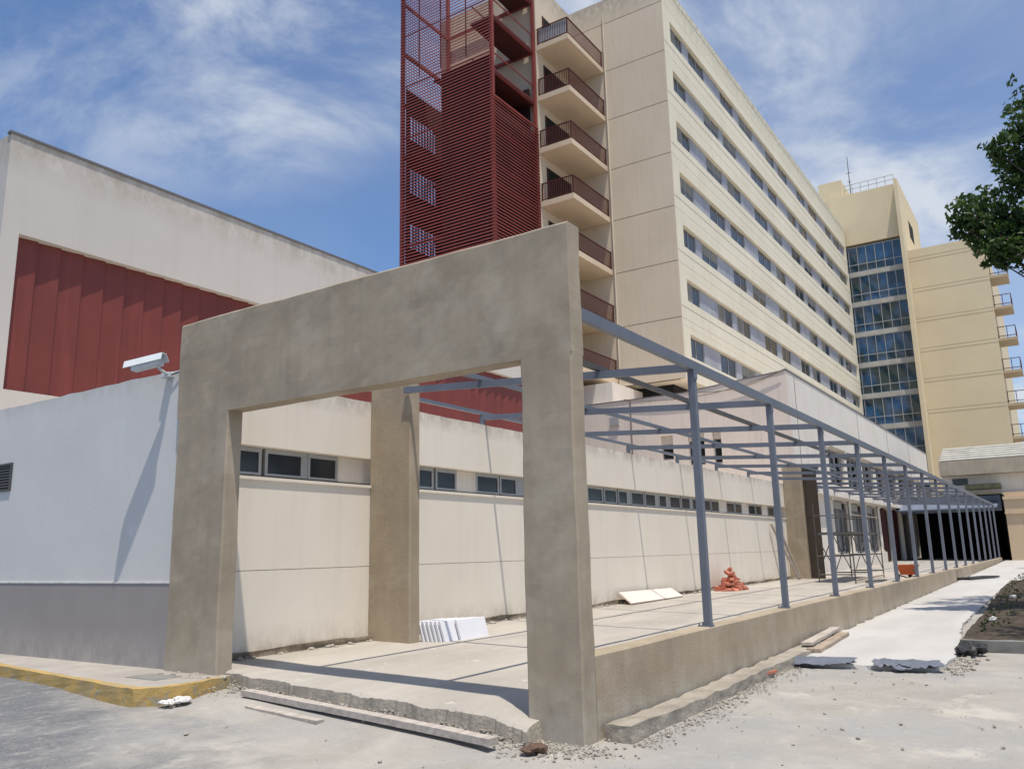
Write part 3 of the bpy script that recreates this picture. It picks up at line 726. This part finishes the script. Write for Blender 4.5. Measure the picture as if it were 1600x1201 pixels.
for i, z in enumerate(LZ):
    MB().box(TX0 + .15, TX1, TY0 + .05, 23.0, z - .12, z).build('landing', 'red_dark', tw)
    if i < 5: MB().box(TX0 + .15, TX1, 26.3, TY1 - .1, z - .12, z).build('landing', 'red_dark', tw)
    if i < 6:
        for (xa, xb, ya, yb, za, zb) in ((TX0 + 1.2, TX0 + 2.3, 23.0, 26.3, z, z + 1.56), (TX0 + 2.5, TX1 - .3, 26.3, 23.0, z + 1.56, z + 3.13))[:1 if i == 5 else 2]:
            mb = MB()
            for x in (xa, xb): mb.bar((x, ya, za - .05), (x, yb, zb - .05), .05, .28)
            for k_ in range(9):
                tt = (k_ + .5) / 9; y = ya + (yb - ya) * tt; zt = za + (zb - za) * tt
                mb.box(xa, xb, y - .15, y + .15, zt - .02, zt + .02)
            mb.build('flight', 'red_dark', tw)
    if i < 8:
        mb = MB(); mb.bar((TX0 + .2, 23.0, z + 1.1), (TX1, 23.0, z + 1.1), .05); mb.bar((TX0 + .25, TY0 + .1, z + 1.1), (TX0 + .25, TY1 - .1, z + 1.1), .05)
        mb.bar((TX1 - .1, TY0 + .12, z + 1.0), (TX0 + .2, TY0 + .12, z + 1.0), .05); mb.bar((TX1 - .1, TY0 + .12, z - .05), (TX0 + .1, TY0 + .12, z - .05), .1, .24)
        mb.bar((TX1 - .12, TY0 + .1, z - .05), (TX1 - .12, TY1 - .1, z - .05), .1, .2)
        mb.bar((TX0 + .1, TY1 - .1, z - .05), (TX1 - .1, TY1 - .1, z - .05), .1, .2)
        mb.build('handrail', 'red_screen', tw)
for y in (23.2, 24.9, 26.4): MB().box(TX0 + .0, TX0 + .05, y - .025, y + .025, 27.2, TZ).build('mullion', 'red_dark', tw)

# ------------------------------------------------------------------ annex (pink end, colonnade side)
YC = 9.6; CX0, CX1 = 36.9, 80.0
an = thing('annex', (CX0, YC, 0), 'off white building with a pink end wall and white columns below the tall block', 'building')
MB().box(CX0 + .02, CX1, YC + .8, 21.5, 0, 8.75).build('core', 'pink_wall', an)
# end wall (facing the camera side), pieces round its windows
ew = [((12.75, 13.15, 5.4, 6.95)), ((13.55, 14.35, 5.4, 6.95)), ((15.1, 15.7, 5.75, 6.9))]
ys = sorted({YC + .0, 11.4, 21.5} | {e[0] for e in ew} | {e[1] for e in ew})
mb = MB()
for a_, b_ in zip(ys, ys[1:]):
    hit = [e for e in ew if e[0] <= a_ < e[1]]
    if hit: e = hit[0]; mb.box(CX0 - .3, CX0, a_, b_, 0, e[2]); mb.box(CX0 - .3, CX0, a_, b_, e[3], 8.85)
    else: mb.box(CX0 - .3, CX0, a_, b_, 0, 8.85)
mb.prism([(YC, 8.85), (14.5, 8.85), (YC, 9.28)], 'x', CX0 - .3, CX0)
mb.build('end_wall', 'pink_wall', an)
for e in ew:
    o = MB().box(CX0 - .1, CX0 - .02, e[0], e[1], e[2], e[3]).build('window', 'alu', an)
    MB().box(CX0 - .13, CX0 - .1, e[0] + .08, e[1] - .05, e[2] + .08, e[3] - .45).build('pane', 'black', o)
    MB().box(CX0 - .2, CX0 - .1, e[0] + .01, e[1] - .01, e[3] - .4, e[3] - .01).build('shutter_box', 'hotel_end', o)
o = MB().box(CX0 - .42, CX0 - .3, 17.86, 18.33, 7.66, 8.08).build('vent_box', 'alu', an)
MB().bar((CX0 - .15, YC, 9.30), (CX0 - .15, 14.5, 8.875), .36, .04).box(CX0 - .34, CX0 + .02, 14.51, 21.5, 8.855, 8.89).box(CX0 - .3, CX1, YC - .03, YC + .1, 9.30, 9.36).build('coping', 'coping', an)
MB().tube((CX0 - .33, 17.2, 4), (CX0 - .33, 17.2, 8.8), .03).build('downpipe', 'joint', an)
# upper wall over the colonnade
MB().box(CX0, 42.2, YC, YC + .79, 0, 9.3).build('side_wall', 'annex_wall', an)
MB().box(42.2, CX1, YC, YC + .79, 6.62, 9.3).build('upper_wall', 'annex_wall', an)
for x in (37.9, 51.4, 61, 70): MB().box(x, x + .05, YC - .012, YC, 4.6, 9.2).build('joint', 'joint', an)
MB().box(42.2, CX1, YC, YC + .79, 3.95, 4.62).build('mid_wall', 'annex_wall', an)
MB().box(42.2, 56.5, YC, YC + .79, 0, 1.17).build('lower_wall', 'annex_wall', an)
MB().box(42.2, 56.5, YC + .55, YC + .6, 1.17, 3.95).build('window_band', 'grey_glass', an)
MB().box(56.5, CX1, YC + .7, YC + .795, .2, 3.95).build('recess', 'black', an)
MB().box(CX0 + .5, CX1, YC - .35, YC - .01, 3.96, 4.2).build('eaves_band', 'annex_wall', an)
for i in range(9):
    x = 43.4 + i * 4.1
    for z0, z1 in ((4.62, 6.62), (1.17 if x < 56 else .3, 3.95)):
        c = MB().tube((x, YC + .22, z0 + .1), (x, YC + .22, z1 - .12), .19, .17, 14); c.box(x - .24, x + .24, YC + .01, YC + .44, z1 - .12, z1); c.box(x - .24, x + .24, YC + .01, YC + .44, z0, z0 + .1)
        c.build('column', 'annex_wall', an)
    w = MB()
    for k_ in range(4): w.box(x + .35 + k_ * .95, x + .42 + k_ * .95, YC + .5, YC + .56, 4.62, 6.62)
    w.box(x + .35, x + 3.7, YC + .5, YC + .56, 5.6, 5.68); w.box(x + .35, x + 3.7, YC + .5, YC + .56, 6.5, 6.6); w.box(x + .35, x + 3.7, YC + .5, YC + .56, 4.64, 4.72)
    w = w.build('window', 'panel', an)
    MB().box(x + .3, x + 3.8, YC + .57, YC + .6, 4.63, 6.61).build('pane', 'glass', w)
    if x < 55:
        w = MB().box(x + .3, x + 3.8, YC + .45, YC + .5, 1.18, 1.3).box(x + .3, x + 3.8, YC + .45, YC + .5, 3.5, 3.9)
        for k_ in range(4): w.box(x + .3 + k_ * 1.14, x + .38 + k_ * 1.14, YC + .45, YC + .5, 1.3, 3.5)
        w.build('window', 'alu', an)
for x in (57.4, 61.5):
    MB().box(x, x + 1.6, YC + .3, YC + .36, .35, 3.9).build('door', 'red_dark', an)
MB().box(CX0 + .6, 41.5, 18.6, 21.3, 8.76, 10.1).build('roof_shed', 'annex_wall', an)

# ------------------------------------------------------------------ far tower with glazed stair
ft = thing('far_tower', (86.9, 10, 0), 'yellowish cream tower with a dark glazed stairwell and side balconies, at the far end', 'building')
MB().box(88.2, 100, 10.35, 16.8, 0, 37.5).build('core', 'tower_cream', ft)
MB().box(87.45, 88.2, 10.35, 16.8, 32.15, 37.75).build('upper_wall', 'tower_cream', ft)
MB().box(86.5, 101, 10.0, 10.33, 0, 37.9).build('fin_wall', 'tower_cream', ft)
MB().box(88.25, 96, 15.55, 17.9, 37.52, 39.9).box(88.25, 96, 16.85, 17.9, 33, 37.5).build('plant_room', 'tower_cream', ft)
MB().box(92, 95, 9.985, 9.999, 33.3, 35.2).build('window', 'black', ft)
MB().box(88.5, 112, 3.3, 9.99, 0, 30.7).build('side_block', 'tower_cream', ft)
mb = MB()
for z in (14.02, 17.1, 20.15, 23.2, 26.3, 29.5): mb.box(88.485, 88.499, 3.32, 9.98, z, z + .03); mb.box(88.487, 88.499, 3.32, 9.98, z + .35, z + .37)
mb.build('joint', 'joint_light', ft)
for i in range(8):
    z1 = 31.9 - 3.19 * i; z0 = z1 - 2.75
    MB().box(87.5, 88.19, 10.35, 16.8, z0 - .44, z0).build('floor_band', 'slat_grey', ft)
    w = MB()
    for k_ in range(8): y = 10.37 + k_ * .85; w.box(87.55, 87.62, y - .03, y + .03, z0, z1)
    w.box(87.56, 87.61, 10.36, 16.78, z0 + .8, z0 + .87); w.box(87.56, 87.61, 10.36, 16.78, z0, z0 + .07); w.box(87.56, 87.61, 10.36, 16.78, z1 - .07, z1)
    w = w.build('window', 'alu', ft)
    MB().box(87.63, 87.66, 10.36, 16.79, z0 + .01, z1 - .01).build('pane', 'glass_green', w)
for i in range(8):
    z = 4.8 + 3.13 * i - .2 + .1
    b_ = MB().box(89.3, 92.5, 1.75, 3.29, z, z + .25).build('balcony', 'soffit_brown', ft)
    r_ = MB(); top = z + 1.35
    for (p, q) in (((89.35, 1.8, top), (89.35, 3.28, top)), ((89.35, 1.8, top), (92.45, 1.8, top)), ((89.35, 1.8, z + .45), (89.35, 3.28, z + .45))): r_.bar(p, q, .06)
    for y in (1.8, 2.5, 3.2): r_.bar((89.35, y, z + .25), (89.35, y, top), .06)
    for k_ in range(5): r_.bar((89.35 + k_ * .77, 1.8, z + .25), (89.35 + k_ * .77, 1.8, top), .05)
    r_.build('railing', 'rail_red', b_)
mb = MB(); mb.tube((89.5, 14.9, 37.5), (89.5, 14.9, 42.9), .06, .03); mb.bar((89.5, 14.6, 41), (89.5, 15.2, 41), .04); mb.bar((89.5, 14.7, 40), (89.5, 15.1, 40), .04); mb.build('antenna', 'steel_dark', ft)
mb = MB()
for z in (38.3, 38.8): mb.bar((87.6, 10.4, z), (87.6, 15.2, z), .05)
for k_ in range(7): mb.bar((87.6, 10.4 + k_ * .8, 37.7), (87.6, 10.4 + k_ * .8, 38.8), .05)
mb.build('roof_railing', 'slat_grey', ft)

# ------------------------------------------------------------------ entrance building closing the far end
en = thing('entrance_building', (62, 3, .4), 'low beige building with louvred grey roof and dark porch at the path end', 'building')
EX = 62.0
MB().box(EX, EX + 1.4, -9, 6.75, 6.0, 6.95).build('fascia', 'concrete_old', en)
mb = MB()
for i in range(6):
    z = 6.98 + i * .19; x = EX + .1 + i * .5; mb.quadbox([(x, -9, z), (x, 6.7 - i * .0, z), (x + .5, 6.7, z + .12), (x + .5, -9, z + .12), (x, -9, z + .07), (x, 6.7, z + .07), (x + .5, 6.7, z + .19), (x + .5, -9, z + .19)])
mb.build('louvred_roof', 'slat_grey', en)
mb = MB()
for i in range(6): z = 6.955 + i * .19; x = EX + .55 + i * .5; mb.box(x, x + .02, -9, 6.69, z, z + .2)
mb.build('roof_backing', 'patina', en)
MB().box(EX + .6, EX + 1.2, -9, 6.7, 4.75, 5.99).build('upper_wall', 'annex_wall', en)
for y0, y1 in ((5.2, 6.1),): MB().box(EX + .55, EX + .6, y0, y1, 5.35, 5.8).build('window', 'glass', en)
MB().box(EX - .7, EX + .5, 3.3, 5.3, 5.0, 5.32).build('lintel', 'patina', en)
MB().box(EX + .6, EX + 12, 3.4, 9.55, -.2, .46).build('porch_floor', 'slab', en)
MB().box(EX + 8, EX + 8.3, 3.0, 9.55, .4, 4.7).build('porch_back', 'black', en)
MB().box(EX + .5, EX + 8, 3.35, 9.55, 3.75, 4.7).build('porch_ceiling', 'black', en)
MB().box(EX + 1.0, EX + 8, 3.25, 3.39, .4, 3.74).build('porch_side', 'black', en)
mb = MB(); mb.quadbox([(EX - 1.6, 3.6, 3.72), (EX + .45, 3.6, 4.15), (EX + .45, 9.5, 4.15), (EX - 1.6, 9.5, 3.72), (EX - 1.6, 3.6, 3.80), (EX + .45, 3.6, 4.23), (EX + .45, 9.5, 4.23), (EX - 1.6, 9.5, 3.80)]); mb.build('porch_canopy', 'canopy_blue', en)
MB().box(EX + .4, EX + .49, 3.45, 9.5, 3.6, 4.6).build('porch_fascia', 'canopy_blue', en)
MB().box(EX - .2, EX + .99, -9, 3.24, -.1, 3.35).build('front_wall', 'beige', en)
MB().box(EX - .32, EX + .99, -9, 3.28, 3.35, 3.5).box(EX - .28, EX + .99, -9, 3.26, 3.5, 4.25).box(EX - .38, EX + .99, -9, 3.3, 4.25, 4.45).box(EX - .1, EX + .58, -9, 3.2, 4.45, 4.74).build('cornice', 'beige', en)
MB().box(EX - .23, EX - .21, 1.2, 2.3, .5, 2.9).build('window', 'glass', en)

# ------------------------------------------------------------------ scaffold, tools and site clutter
sc = thing('scaffold', (33, 7, .33), 'light tube scaffold with a dark plank platform standing on the floor beyond the far pillar', 'scaffold')
SZ = .32
for xx in (30.6, 33.2, 35.8):
    fr = MB()
    for yy in (6.3, 7.5): fr.tube((xx, yy, SZ), (xx, yy, 3.1), .022, n=8)
    for z in (SZ + .3, 1.25, 2.0, 2.65): fr.tube((xx, 6.3, z), (xx, 7.5, z), .022, n=8)
    fr.build('frame', 'steel_dark', sc)
for x0_ in (30.6, 33.2):  # two bays
    for yy in (6.3, 7.5):
        b_ = MB(); b_.tube((x0_, yy, SZ + .35), (x0_ + 2.6, yy, 2.0), .018, n=6); b_.tube((x0_, yy, 2.0), (x0_ + 2.6, yy, SZ + .35), .018, n=6); b_.build('brace', 'steel_dark', sc)
    MB().box(x0_, x0_ + 2.55, 6.35, 7.45, 2.02, 2.07).build('platform', 'steel_dark', sc)
    MB().tube((x0_, 6.3, 2.65), (x0_ + 2.6, 6.3, 2.65), .02).tube((x0_, 6.3, SZ + .12), (x0_ + 2.6, 6.3, SZ + .12), .03).build('guard_rail', 'wood', sc)

bw = thing('wheelbarrow', (29.4, 4.45, .3), 'small orange site wheelbarrow behind the low wall', 'wheelbarrow')
bz = .30
MB().quadbox([(29.25, 4.25, bz + .35), (29.75, 4.25, bz + .35), (29.75, 4.65, bz + .35), (29.25, 4.65, bz + .35), (29.15, 4.16, bz + .66), (29.85, 4.16, bz + .66), (29.85, 4.74, bz + .66), (29.15, 4.74, bz + .66)]).build('tub', 'orange', bw)
MB().tube((29.85, 4.42, bz + .2), (29.85, 4.5, bz + .2), .2, n=18).build('wheel', 'bag', bw)
f_ = MB()
for y in (4.2, 4.7): f_.tube((29.85, 4.46, bz + .2), (29.4, y, bz + .33), .018); f_.tube((29.4, y, bz + .33), (28.6, y, bz + .55), .018); f_.tube((29.3, y, bz + .34), (29.2, y, bz), .018)
f_.build('handle_frame', 'steel_dark', bw)

# white boards by the pillar
for i in range(7):
    y = 7.98 + i * .058; x0_ = 10.22 - i * .03 + .3 * (i == 0); x1_ = 11.25 - (.1 * i); z = slab_z(10.5, y); th = .035; h = .30
    o = MB().quadbox([(x0_, y, z), (x1_, y, z), (x1_, y + th, z), (x0_, y + th, z), (x0_ - .04, y + .07, z + h), (x1_ - .02, y + .07, z + h), (x1_ - .02, y + .07 + th, z + h), (x0_ - .04, y + .07 + th, z + h)]).build('board', 'foam')
    tag(o, 'front board of the white boards on edge beside the near cement pillar' if i == 0 else 'one of the white boards on edge behind the front one, beside the near cement pillar', 'board', 'white boards stacked on edge by the pillar')

def plank(p, q, w, h, m, label, seed=0, grp=None, roll_=0):
    mb = MB(); N = 10; p = Vector(p); q = Vector(q)
    for i in range(1): mb.bar(p, q, w, h)
    o = mb.build('plank', m); bm = bmesh.new(); bm.from_mesh(o.data); bmesh.ops.subdivide_edges(bm, edges=[e for e in bm.edges if e.calc_length() > 1], cuts=12)
    for v_ in bm.verts: v_.co += noise.noise_vector(v_.co * 3 + Vector((seed, 0, 0))) * .008
    bm.to_mesh(o.data); bm.free(); tag(o, label, 'plank', grp); return o
plank((6.30, 7.75, .17), (5.98, 4.22, .07),   .12, .06, 'wood_grey', 'long weathered timber plank lying along the threshold of the portal', 1)
plank((6.02, 7.35, .09), (5.92, 6.2, .06), .10, .03, 'wood_grey', 'short thin slat lying just in front of the long threshold plank', 2)
plank((12.95, 3.44, .19), (15.3, 3.56, .21), .16, .045, 'wood_grey', 'upper pale plank of the pair beside the low wall at the path', 3)
plank((12.75, 3.30, .12), (15.2, 3.42, .14), .20, .05, 'wood', 'lower brown plank of the pair beside the low wall at the path', 4)
plank((35.0, 3.5, .31), (37.0, 2.7, .33), .6, .06, 'bag', 'dark flat board lying across the path by the step in the low wall', 5)
plank((31.6, 9.12, 2.5), (33.0, 8.75, .33), .10, .05, 'wood_grey', 'upper of two battens leaning on the cream wall by the far pillar', 6)
plank((30.9, 9.12, 2.45), (32.6, 8.7, .33), .08, .04, 'wood_grey', 'lower of two battens leaning on the cream wall by the far pillar', 7)
o = MB().quadbox([(18.1, 8.75, .36), (21.3, 8.78, .36), (21.3, 9.12, .56), (18.2, 9.12, .60), (18.1, 8.73, .39), (21.3, 8.76, .39), (21.3, 9.10, .59), (18.2, 9.10, .63)]).build('plaster_board', 'pink_wall')
tag(o, 'pale pink board leaning low against the foot of the cream wall', 'board')
plank((30.9, 6.0, .37), (32.6, 5.7, .37), .12, .05, 'steel_dark', 'dark batten lying on the floor in front of the scaffold', 8)

def heap(name, cx, cy, cz, rx, ry, rz, n, size, m, label, cat, flat=.5, kind=None):
    mb = MB()
    for i in range(n):
        a_ = rnd() * 6.283; r_ = math.sqrt(rnd()); h = (1 - r_) * rz * rnd()
        s_ = size * ru(.5, 1.3); mb.blob((cx + math.cos(a_) * r_ * rx, cy + math.sin(a_) * r_ * ry, cz + h + s_ * .3), s_, .3, (1, 1, flat), 1)
    o = mb.build(name, m)
    if kind: struct(o, kind)
    else: tag(o, label, cat)
    return o
# shards of brick heaped against the wall
mb = MB()
for i in range(150):
    a_ = rnd() * 6.283; r_ = rnd() ** .8; h = (1 - r_) ** 1.3 * .72 * rnd() ** .8; cx, cy, cz = 25.0 + math.cos(a_) * r_ * .85, 8.72 + math.sin(a_) * r_ * .35, .36 + h
    e = Vector((ru(-1, 1), ru(-1, 1), ru(-.5, .5))).normalized() * ru(.05, .15); c = Vector((cx, cy, cz)); mb.bar(c - e, c + e, ru(.08, .16), ru(.04, .09))
tag(mb.build('brick_heap', 'brick'), 'heap of broken orange terracotta pieces at the foot of the cream wall', 'brick heap')
heap('brown_block', 6.08, 3.88, .0, .06, .06, .05, 4, .075, 'stone_brown', 'small broken brown block at the foot of the right portal leg', 'block')
heap('plaster_heap', 5.72, 8.18, .12, .16, .12, .03, 40, .04, 'stone_white', 'white plaster lumps spilled beside the yellow kerb end', 'plaster heap', .5)
o = MB().quadbox([(10.25, 3.40, .05), (10.95, 3.30, .05), (10.97, 3.34, .05), (10.27, 3.46, .05), (10.25, 3.40, .08), (10.95, 3.30, .08), (10.97, 3.34, .08), (10.27, 3.46, .08)]).build('brick_shard', 'brick')
tag(o, 'thin red broken strip lying on the ground beside the footing', 'brick piece')
for (x, y, lab) in ((17.6, 1.35, 'larger white stone on the dark garden bed near its kerb'), (24.0, 1.35, 'smaller white stone farther back on the dark garden bed')):
    mb = MB(); mb.blob((x, y, gz(x, y) + .17), .07, .25, (1, 1, .7), 2); tag(mb.build('stone', 'stone_white'), lab, 'stone')

heap('offcut_heap', 13.1, 5.35, .26, .2, .1, .04, 12, .03, 'bag', 'few small dark offcuts lying on the floor near the first canopy post', 'offcuts')
mb = MB()
for (p_, q_, sg) in (((36.5, 9.7, 9.3), (36.5, 17.5, 8.9), .5), ((36.5, 9.8, 9.25), (36.5, 14.2, 8.9), .35)):
    P_ = [Vector(p_).lerp(Vector(q_), k_ / 10) - Vector((0, 0, sg * 4 * (k_ / 10) * (1 - k_ / 10))) for k_ in range(11)]
    for a1, b1 in zip(P_, P_[1:]): mb.tube(a1, b1, .018, n=5)
tag(mb.build('cable', 'joint'), 'sagging dark cables strung along the top of the pink end wall', 'cable')
# crumpled sheeting at the near edge of the path
def tarp(name, cx, cy, lx, ly, ang, label, seed, m='tarp', h=.03, cat='plastic sheet'):
    mb = MB(); N = 26; Mn = 12; ca, sa = math.cos(ang), math.sin(ang)
    for i in range(N + 1):
        for j in range(Mn + 1):
            u_ = (i / N - .5) * lx; w_ = (j / Mn - .5) * ly
            edge = 1 + .25 * noise.noise(Vector((i * .4, j * .4, seed)))
            u2_ = u_ * edge; w2_ = w_ * (1 + .5 * noise.noise(Vector((i * .3, seed, 0))))
            x = cx + u2_ * ca - w2_ * sa; y = cy + u2_ * sa + w2_ * ca
            z = gz(x, y) + .015 + abs(noise.noise(Vector((x * 3, y * 3, seed)))) * h + abs(noise.noise(Vector((x * 6.5, y * 6.5, seed)))) * h * .3 + .07 * clamp((x - 11.8) / .15, 0, 1)
            mb.v.append((x, y, z))
    for i in range(N):
        for j in range(Mn): a_ = i*(Mn+1)+j; mb.f.append((a_, a_+Mn+1, a_+Mn+2, a_+1))
    o = mb.build(name, m, smooth=False); s_ = o.modifiers.new('s', 'SOLIDIFY'); s_.thickness = .006
    tag(o, label, cat); return o
tarp('plastic_sheet', 11.95, 2.98, .75, .30, -1.35, 'crumpled blue grey plastic sheet at the left of the path end', 1)
tarp('plastic_sheet', 12.0, 2.12, .45, .34, -1.5, 'folded blue grey plastic sheet at the middle of the path end', 2, h=.06)
tarp('plastic_sheet', 12.0, 1.82, .55, .36, -1.3, 'darker blue grey plastic sheet at the right corner of the path end', 3, h=.05)
mb = MB()
for i in range(9): a_ = rnd() * 6.28; mb.blob((13.9 + math.cos(a_) * .25 + ru(-.25, .25), 1.38 + math.sin(a_) * .12, gz(14, 1.4) + .05 + ru(0, .05)), ru(.07, .13), .35, (1.2, .8, .6), 2)
tag(mb.build('rubbish_bag', 'bag'), 'crumpled black plastic bag lying at the corner of the path and bed kerb', 'bag')

# ------------------------------------------------------------------ loose rubble (nobody could count it)
mb = MB()
def scatter(n, fx, smin, smax, flat=.6):
    for _ in range(n):
        x, y, z = fx(); s_ = smin + (smax - smin) * rnd() ** 4; mb.blob((x, y, z + s_ * .25), s_, .35, (1, 1, flat), 1 if s_ > .02 else 0 if False else 1)
def along_foot():
    x = 6.7 + 8.5 * rnd() ** 1.2; y = 3.30 - abs(random.gauss(0, .13)) + .16 * clamp((x - 8) / 6, 0, 1); return x, y, gz(x, y) - .01
def near_leg():
    x = 6.35 + random.gauss(0, .18); y = 3.9 + random.gauss(0, .28); return min(x, 6.55) if y > 3.6 else x, y, -.015
def thresh():
    y = ru(4.1, 8.6); q_ = random.gauss(0, .09); x = slab_front(y) - .02 + q_; return x, y, gz(x, y) - .01 + clamp((q_ + .02) / .25, 0, 1) * .09
def leftleg():
    y = 8.5 + random.gauss(0, .35); x = 6.35 + random.gauss(0, .14); x = min(x, 6.5); return x, y, .255 if y > 8.35 else .1 + .1 * rnd()
def wallfoot():
    x = 7.0 + 27 * rnd(); y = YB - abs(random.gauss(0, .10)); return x, y, slab_z(x, y)
def pathend():
    x = 13 + random.gauss(0, .6); y = 1.42 + random.gauss(0, .1); return x, y, gz(x, y)
def yard():
    x = ru(3.5, 16); y = ru(-1.5, 7); 
    if x > 6.0 and y > 3.2: y = ru(-1.5, 3.2)
    return x, y, gz(x, y) - .015
def plankpile():
    x = 13.2 + 2 * rnd(); y = 3.35 + random.gauss(0, .12); return x, min(y, 3.6), gz(x, y) + .02
scatter(2000, along_foot, .003, .019); scatter(1300, near_leg, .003, .022); scatter(2600, thresh, .003, .022); scatter(300, leftleg, .006, .035)
scatter(900, wallfoot, .008, .05); scatter(500, pathend, .006, .04); scatter(650, yard, .004, .022); scatter(150, plankpile, .01, .05)
struct(mb.build('rubble', 'stone'), 'stuff')

# ------------------------------------------------------------------ planting
def leaf(mb, c, s_, nrm=None):
    n = nrm or Vector((ru(-1, 1), ru(-1, 1), ru(-.6, 1))).normalized(); a_ = n.orthogonal().normalized(); b_ = n.cross(a_); t_ = rnd() * 6.28
    p = (a_ * math.cos(t_) + b_ * math.sin(t_)) * s_; q = (b_ * math.cos(t_) - a_ * math.sin(t_)) * s_ * .55
    k_ = len(mb.v); mb.v += [tuple(c - p), tuple(c + q * .9), tuple(c + p), tuple(c - q * .9)]; mb.f.append((k_, k_+1, k_+2, k_+3))
def clump(mb, c, r, n, s_, sq=(1, 1, .8), hollow=.35):
    for _ in range(n):
        d_ = Vector((random.gauss(0, 1), random.gauss(0, 1), random.gauss(0, 1))).normalized() * r * (hollow + (1 - hollow) * rnd() ** .6)
        leaf(mb, Vector((c[0] + d_.x * sq[0], c[1] + d_.y * sq[1], c[2] + d_.z * sq[2])), s_ * ru(.6, 1.2))
tr = thing('broadleaf_tree', (20.6, -3.4, .2), 'leafy dark green tree reaching in from the right edge over the path', 'tree', 'broadleaf trees')
br = MB(); T0 = Vector((20.6, -3.4, 0.1)); pts_ = [T0, T0 + Vector((.1, .1, 1.6)), T0 + Vector((0, .3, 3.2)), T0 + Vector((-.1, .5, 5.2))]; rr = [.32, .25, .21, .16]
for i in range(3): br.tube(pts_[i], pts_[i+1], rr[i], rr[i+1], 12)
crown = MB(); centers = []
# clumps that show: measured as real positions about the x = 20 m line
seen = [(20, -.5, 10.9, .6), (20.2, -.35, 10.4, .5), (20, -.2, 10.2, .42), (20.2, .05, 9.75, .36), (19.8, .3, 10.0, .18), (20.5, -.5, 9.3, .75), (20, .0, 9.15, .34), (19.7, 1.0, 8.75, .42), (20.1, .65, 8.65, .45), (20.6, .25, 8.25, .6),
        (20, .62, 7.95, .38), (19.8, .3, 7.75, .35), (20.2, -.15, 7.75, .5), (20.4, -.6, 8.1, .7), (20.9, -1.2, 10.2, .8), (21.2, -1.0, 9.0, .8), (20.1, -.15, 9.6, .3), (19.9, 1.15, 8.5, .22), (20.2, .85, 8.3, .3), (20.1, .55, 7.6, .2)]
for (x, y, z, r_) in seen: centers.append((Vector((x, y, z)), r_))
for _ in range(34): centers.append((Vector((ru(14, 21), ru(-4.5, -1.3), ru(6.3, 9.5))), ru(.7, 1.1)))
for c4 in ((21.6, .6, 9.4, .6), (23, .2, 9.4, .6), (22.2, -.1, 8.9, .7), (24, -.1, 9.2, .7), (20.4, .2, 8.4, .5), (20.5, -.35, 7.9, .6), (20.1, .4, 8.2, .3), (21, -.3, 9.8, .45)): centers.append((Vector(c4[:3]), c4[3]))
for _ in range(44):
    d_ = Vector((random.gauss(0, 1), random.gauss(0, 1), random.gauss(0, 1))).normalized() * ru(1.2, 3.9); c = Vector((21.4, -3.3, 8.9)) + Vector((d_.x * 1.0, d_.y * .85, d_.z * .85))
    if c.y < -.9 and c.z > 6.2: centers.append((c, ru(.6, 1.1)))
for (c, r_) in centers:
    vis = c.y > -1.2
    n_ = int((760 if vis else 230) * r_ * r_ + (60 if vis else 30))
    clump(crown, c, r_, n_, .085 if vis else .15, (1, 1, .85), .15)
    if vis:
        for _ in range(5): d_ = Vector((random.gauss(0, 1), random.gauss(0, 1), random.gauss(0, .8) - .2)).normalized() * r_ * ru(.9, 1.25); clump(crown, c + d_, .14, 16, .08)
    mid = pts_[2 if c.z < 9 else 3]; br.tube(mid, mid.lerp(c, .5) + Vector((0, 0, .3)), .07, .04, 6); br.tube(mid.lerp(c, .5) + Vector((0, 0, .3)), c, .04, .012, 6)
br.build('trunk', 'bark', tr, smooth=True); crown.build('crown', 'leaf', tr)
# a second tree farther off, its twigs just inside the right edge
tr2 = thing('broadleaf_tree', (47, -2.2, .3), 'farther green tree whose twigs show at the right edge before the tower balconies', 'tree', 'broadleaf trees')
br = MB(); br.tube((47, -2.6, .2), (47, -2.4, 4.5), .22, .15); cr = MB()
for _ in range(26):
    c = Vector((47 + ru(-2, 2), -1.5 + ru(-2.2, 1.9), 7 + ru(-2.2, 2.0)))
    clump(cr, c, ru(.5, .9), 150, .13); br.tube((47, -2.4, 4.4), c, .05, .012, 5)
br.build('trunk', 'bark', tr2, smooth=True); cr.build('crown', 'leaf', tr2)
# ground cover on the bed and flowering bush
gc = MB()
for _ in range(1900):
    x = 15.6 + 24 * rnd() ** 1.2; y = 1.45 - 5 * rnd() ** 1.5
    if noise.noise(Vector((x * .7, y * .9, 2))) > .12 or y > 1.0: leaf(gc, Vector((x, y + .32 * clamp((x - 15) / 15, 0, 1) * (y > 1), gz(x, y) + .11 + .09 * rnd())), ru(.02, .05))
struct(gc.build('ground_cover', 'leaf_low'), 'stuff')
fb = thing('flowering_bush', (27.5, .85, .3), 'low bush with red flowers on the garden bed at the right edge', 'bush')
a_ = MB(); b_ = MB(); s_ = MB()
for _ in range(16):
    c = Vector((27.5 + ru(-.8, .8), .70 + ru(-.6, .35), .42 + ru(-.1, .15))); clump(a_, c, .25, 60, .05); clump(b_, c + Vector((0, 0, .12)), .24, 34, .045); s_.tube((27.5, .75, .25), c, .012, .006, 5)
a_.build('leaves', 'leaf_low', fb); b_.build('flowers', 'flower', fb); s_.build('stems', 'bark', fb)
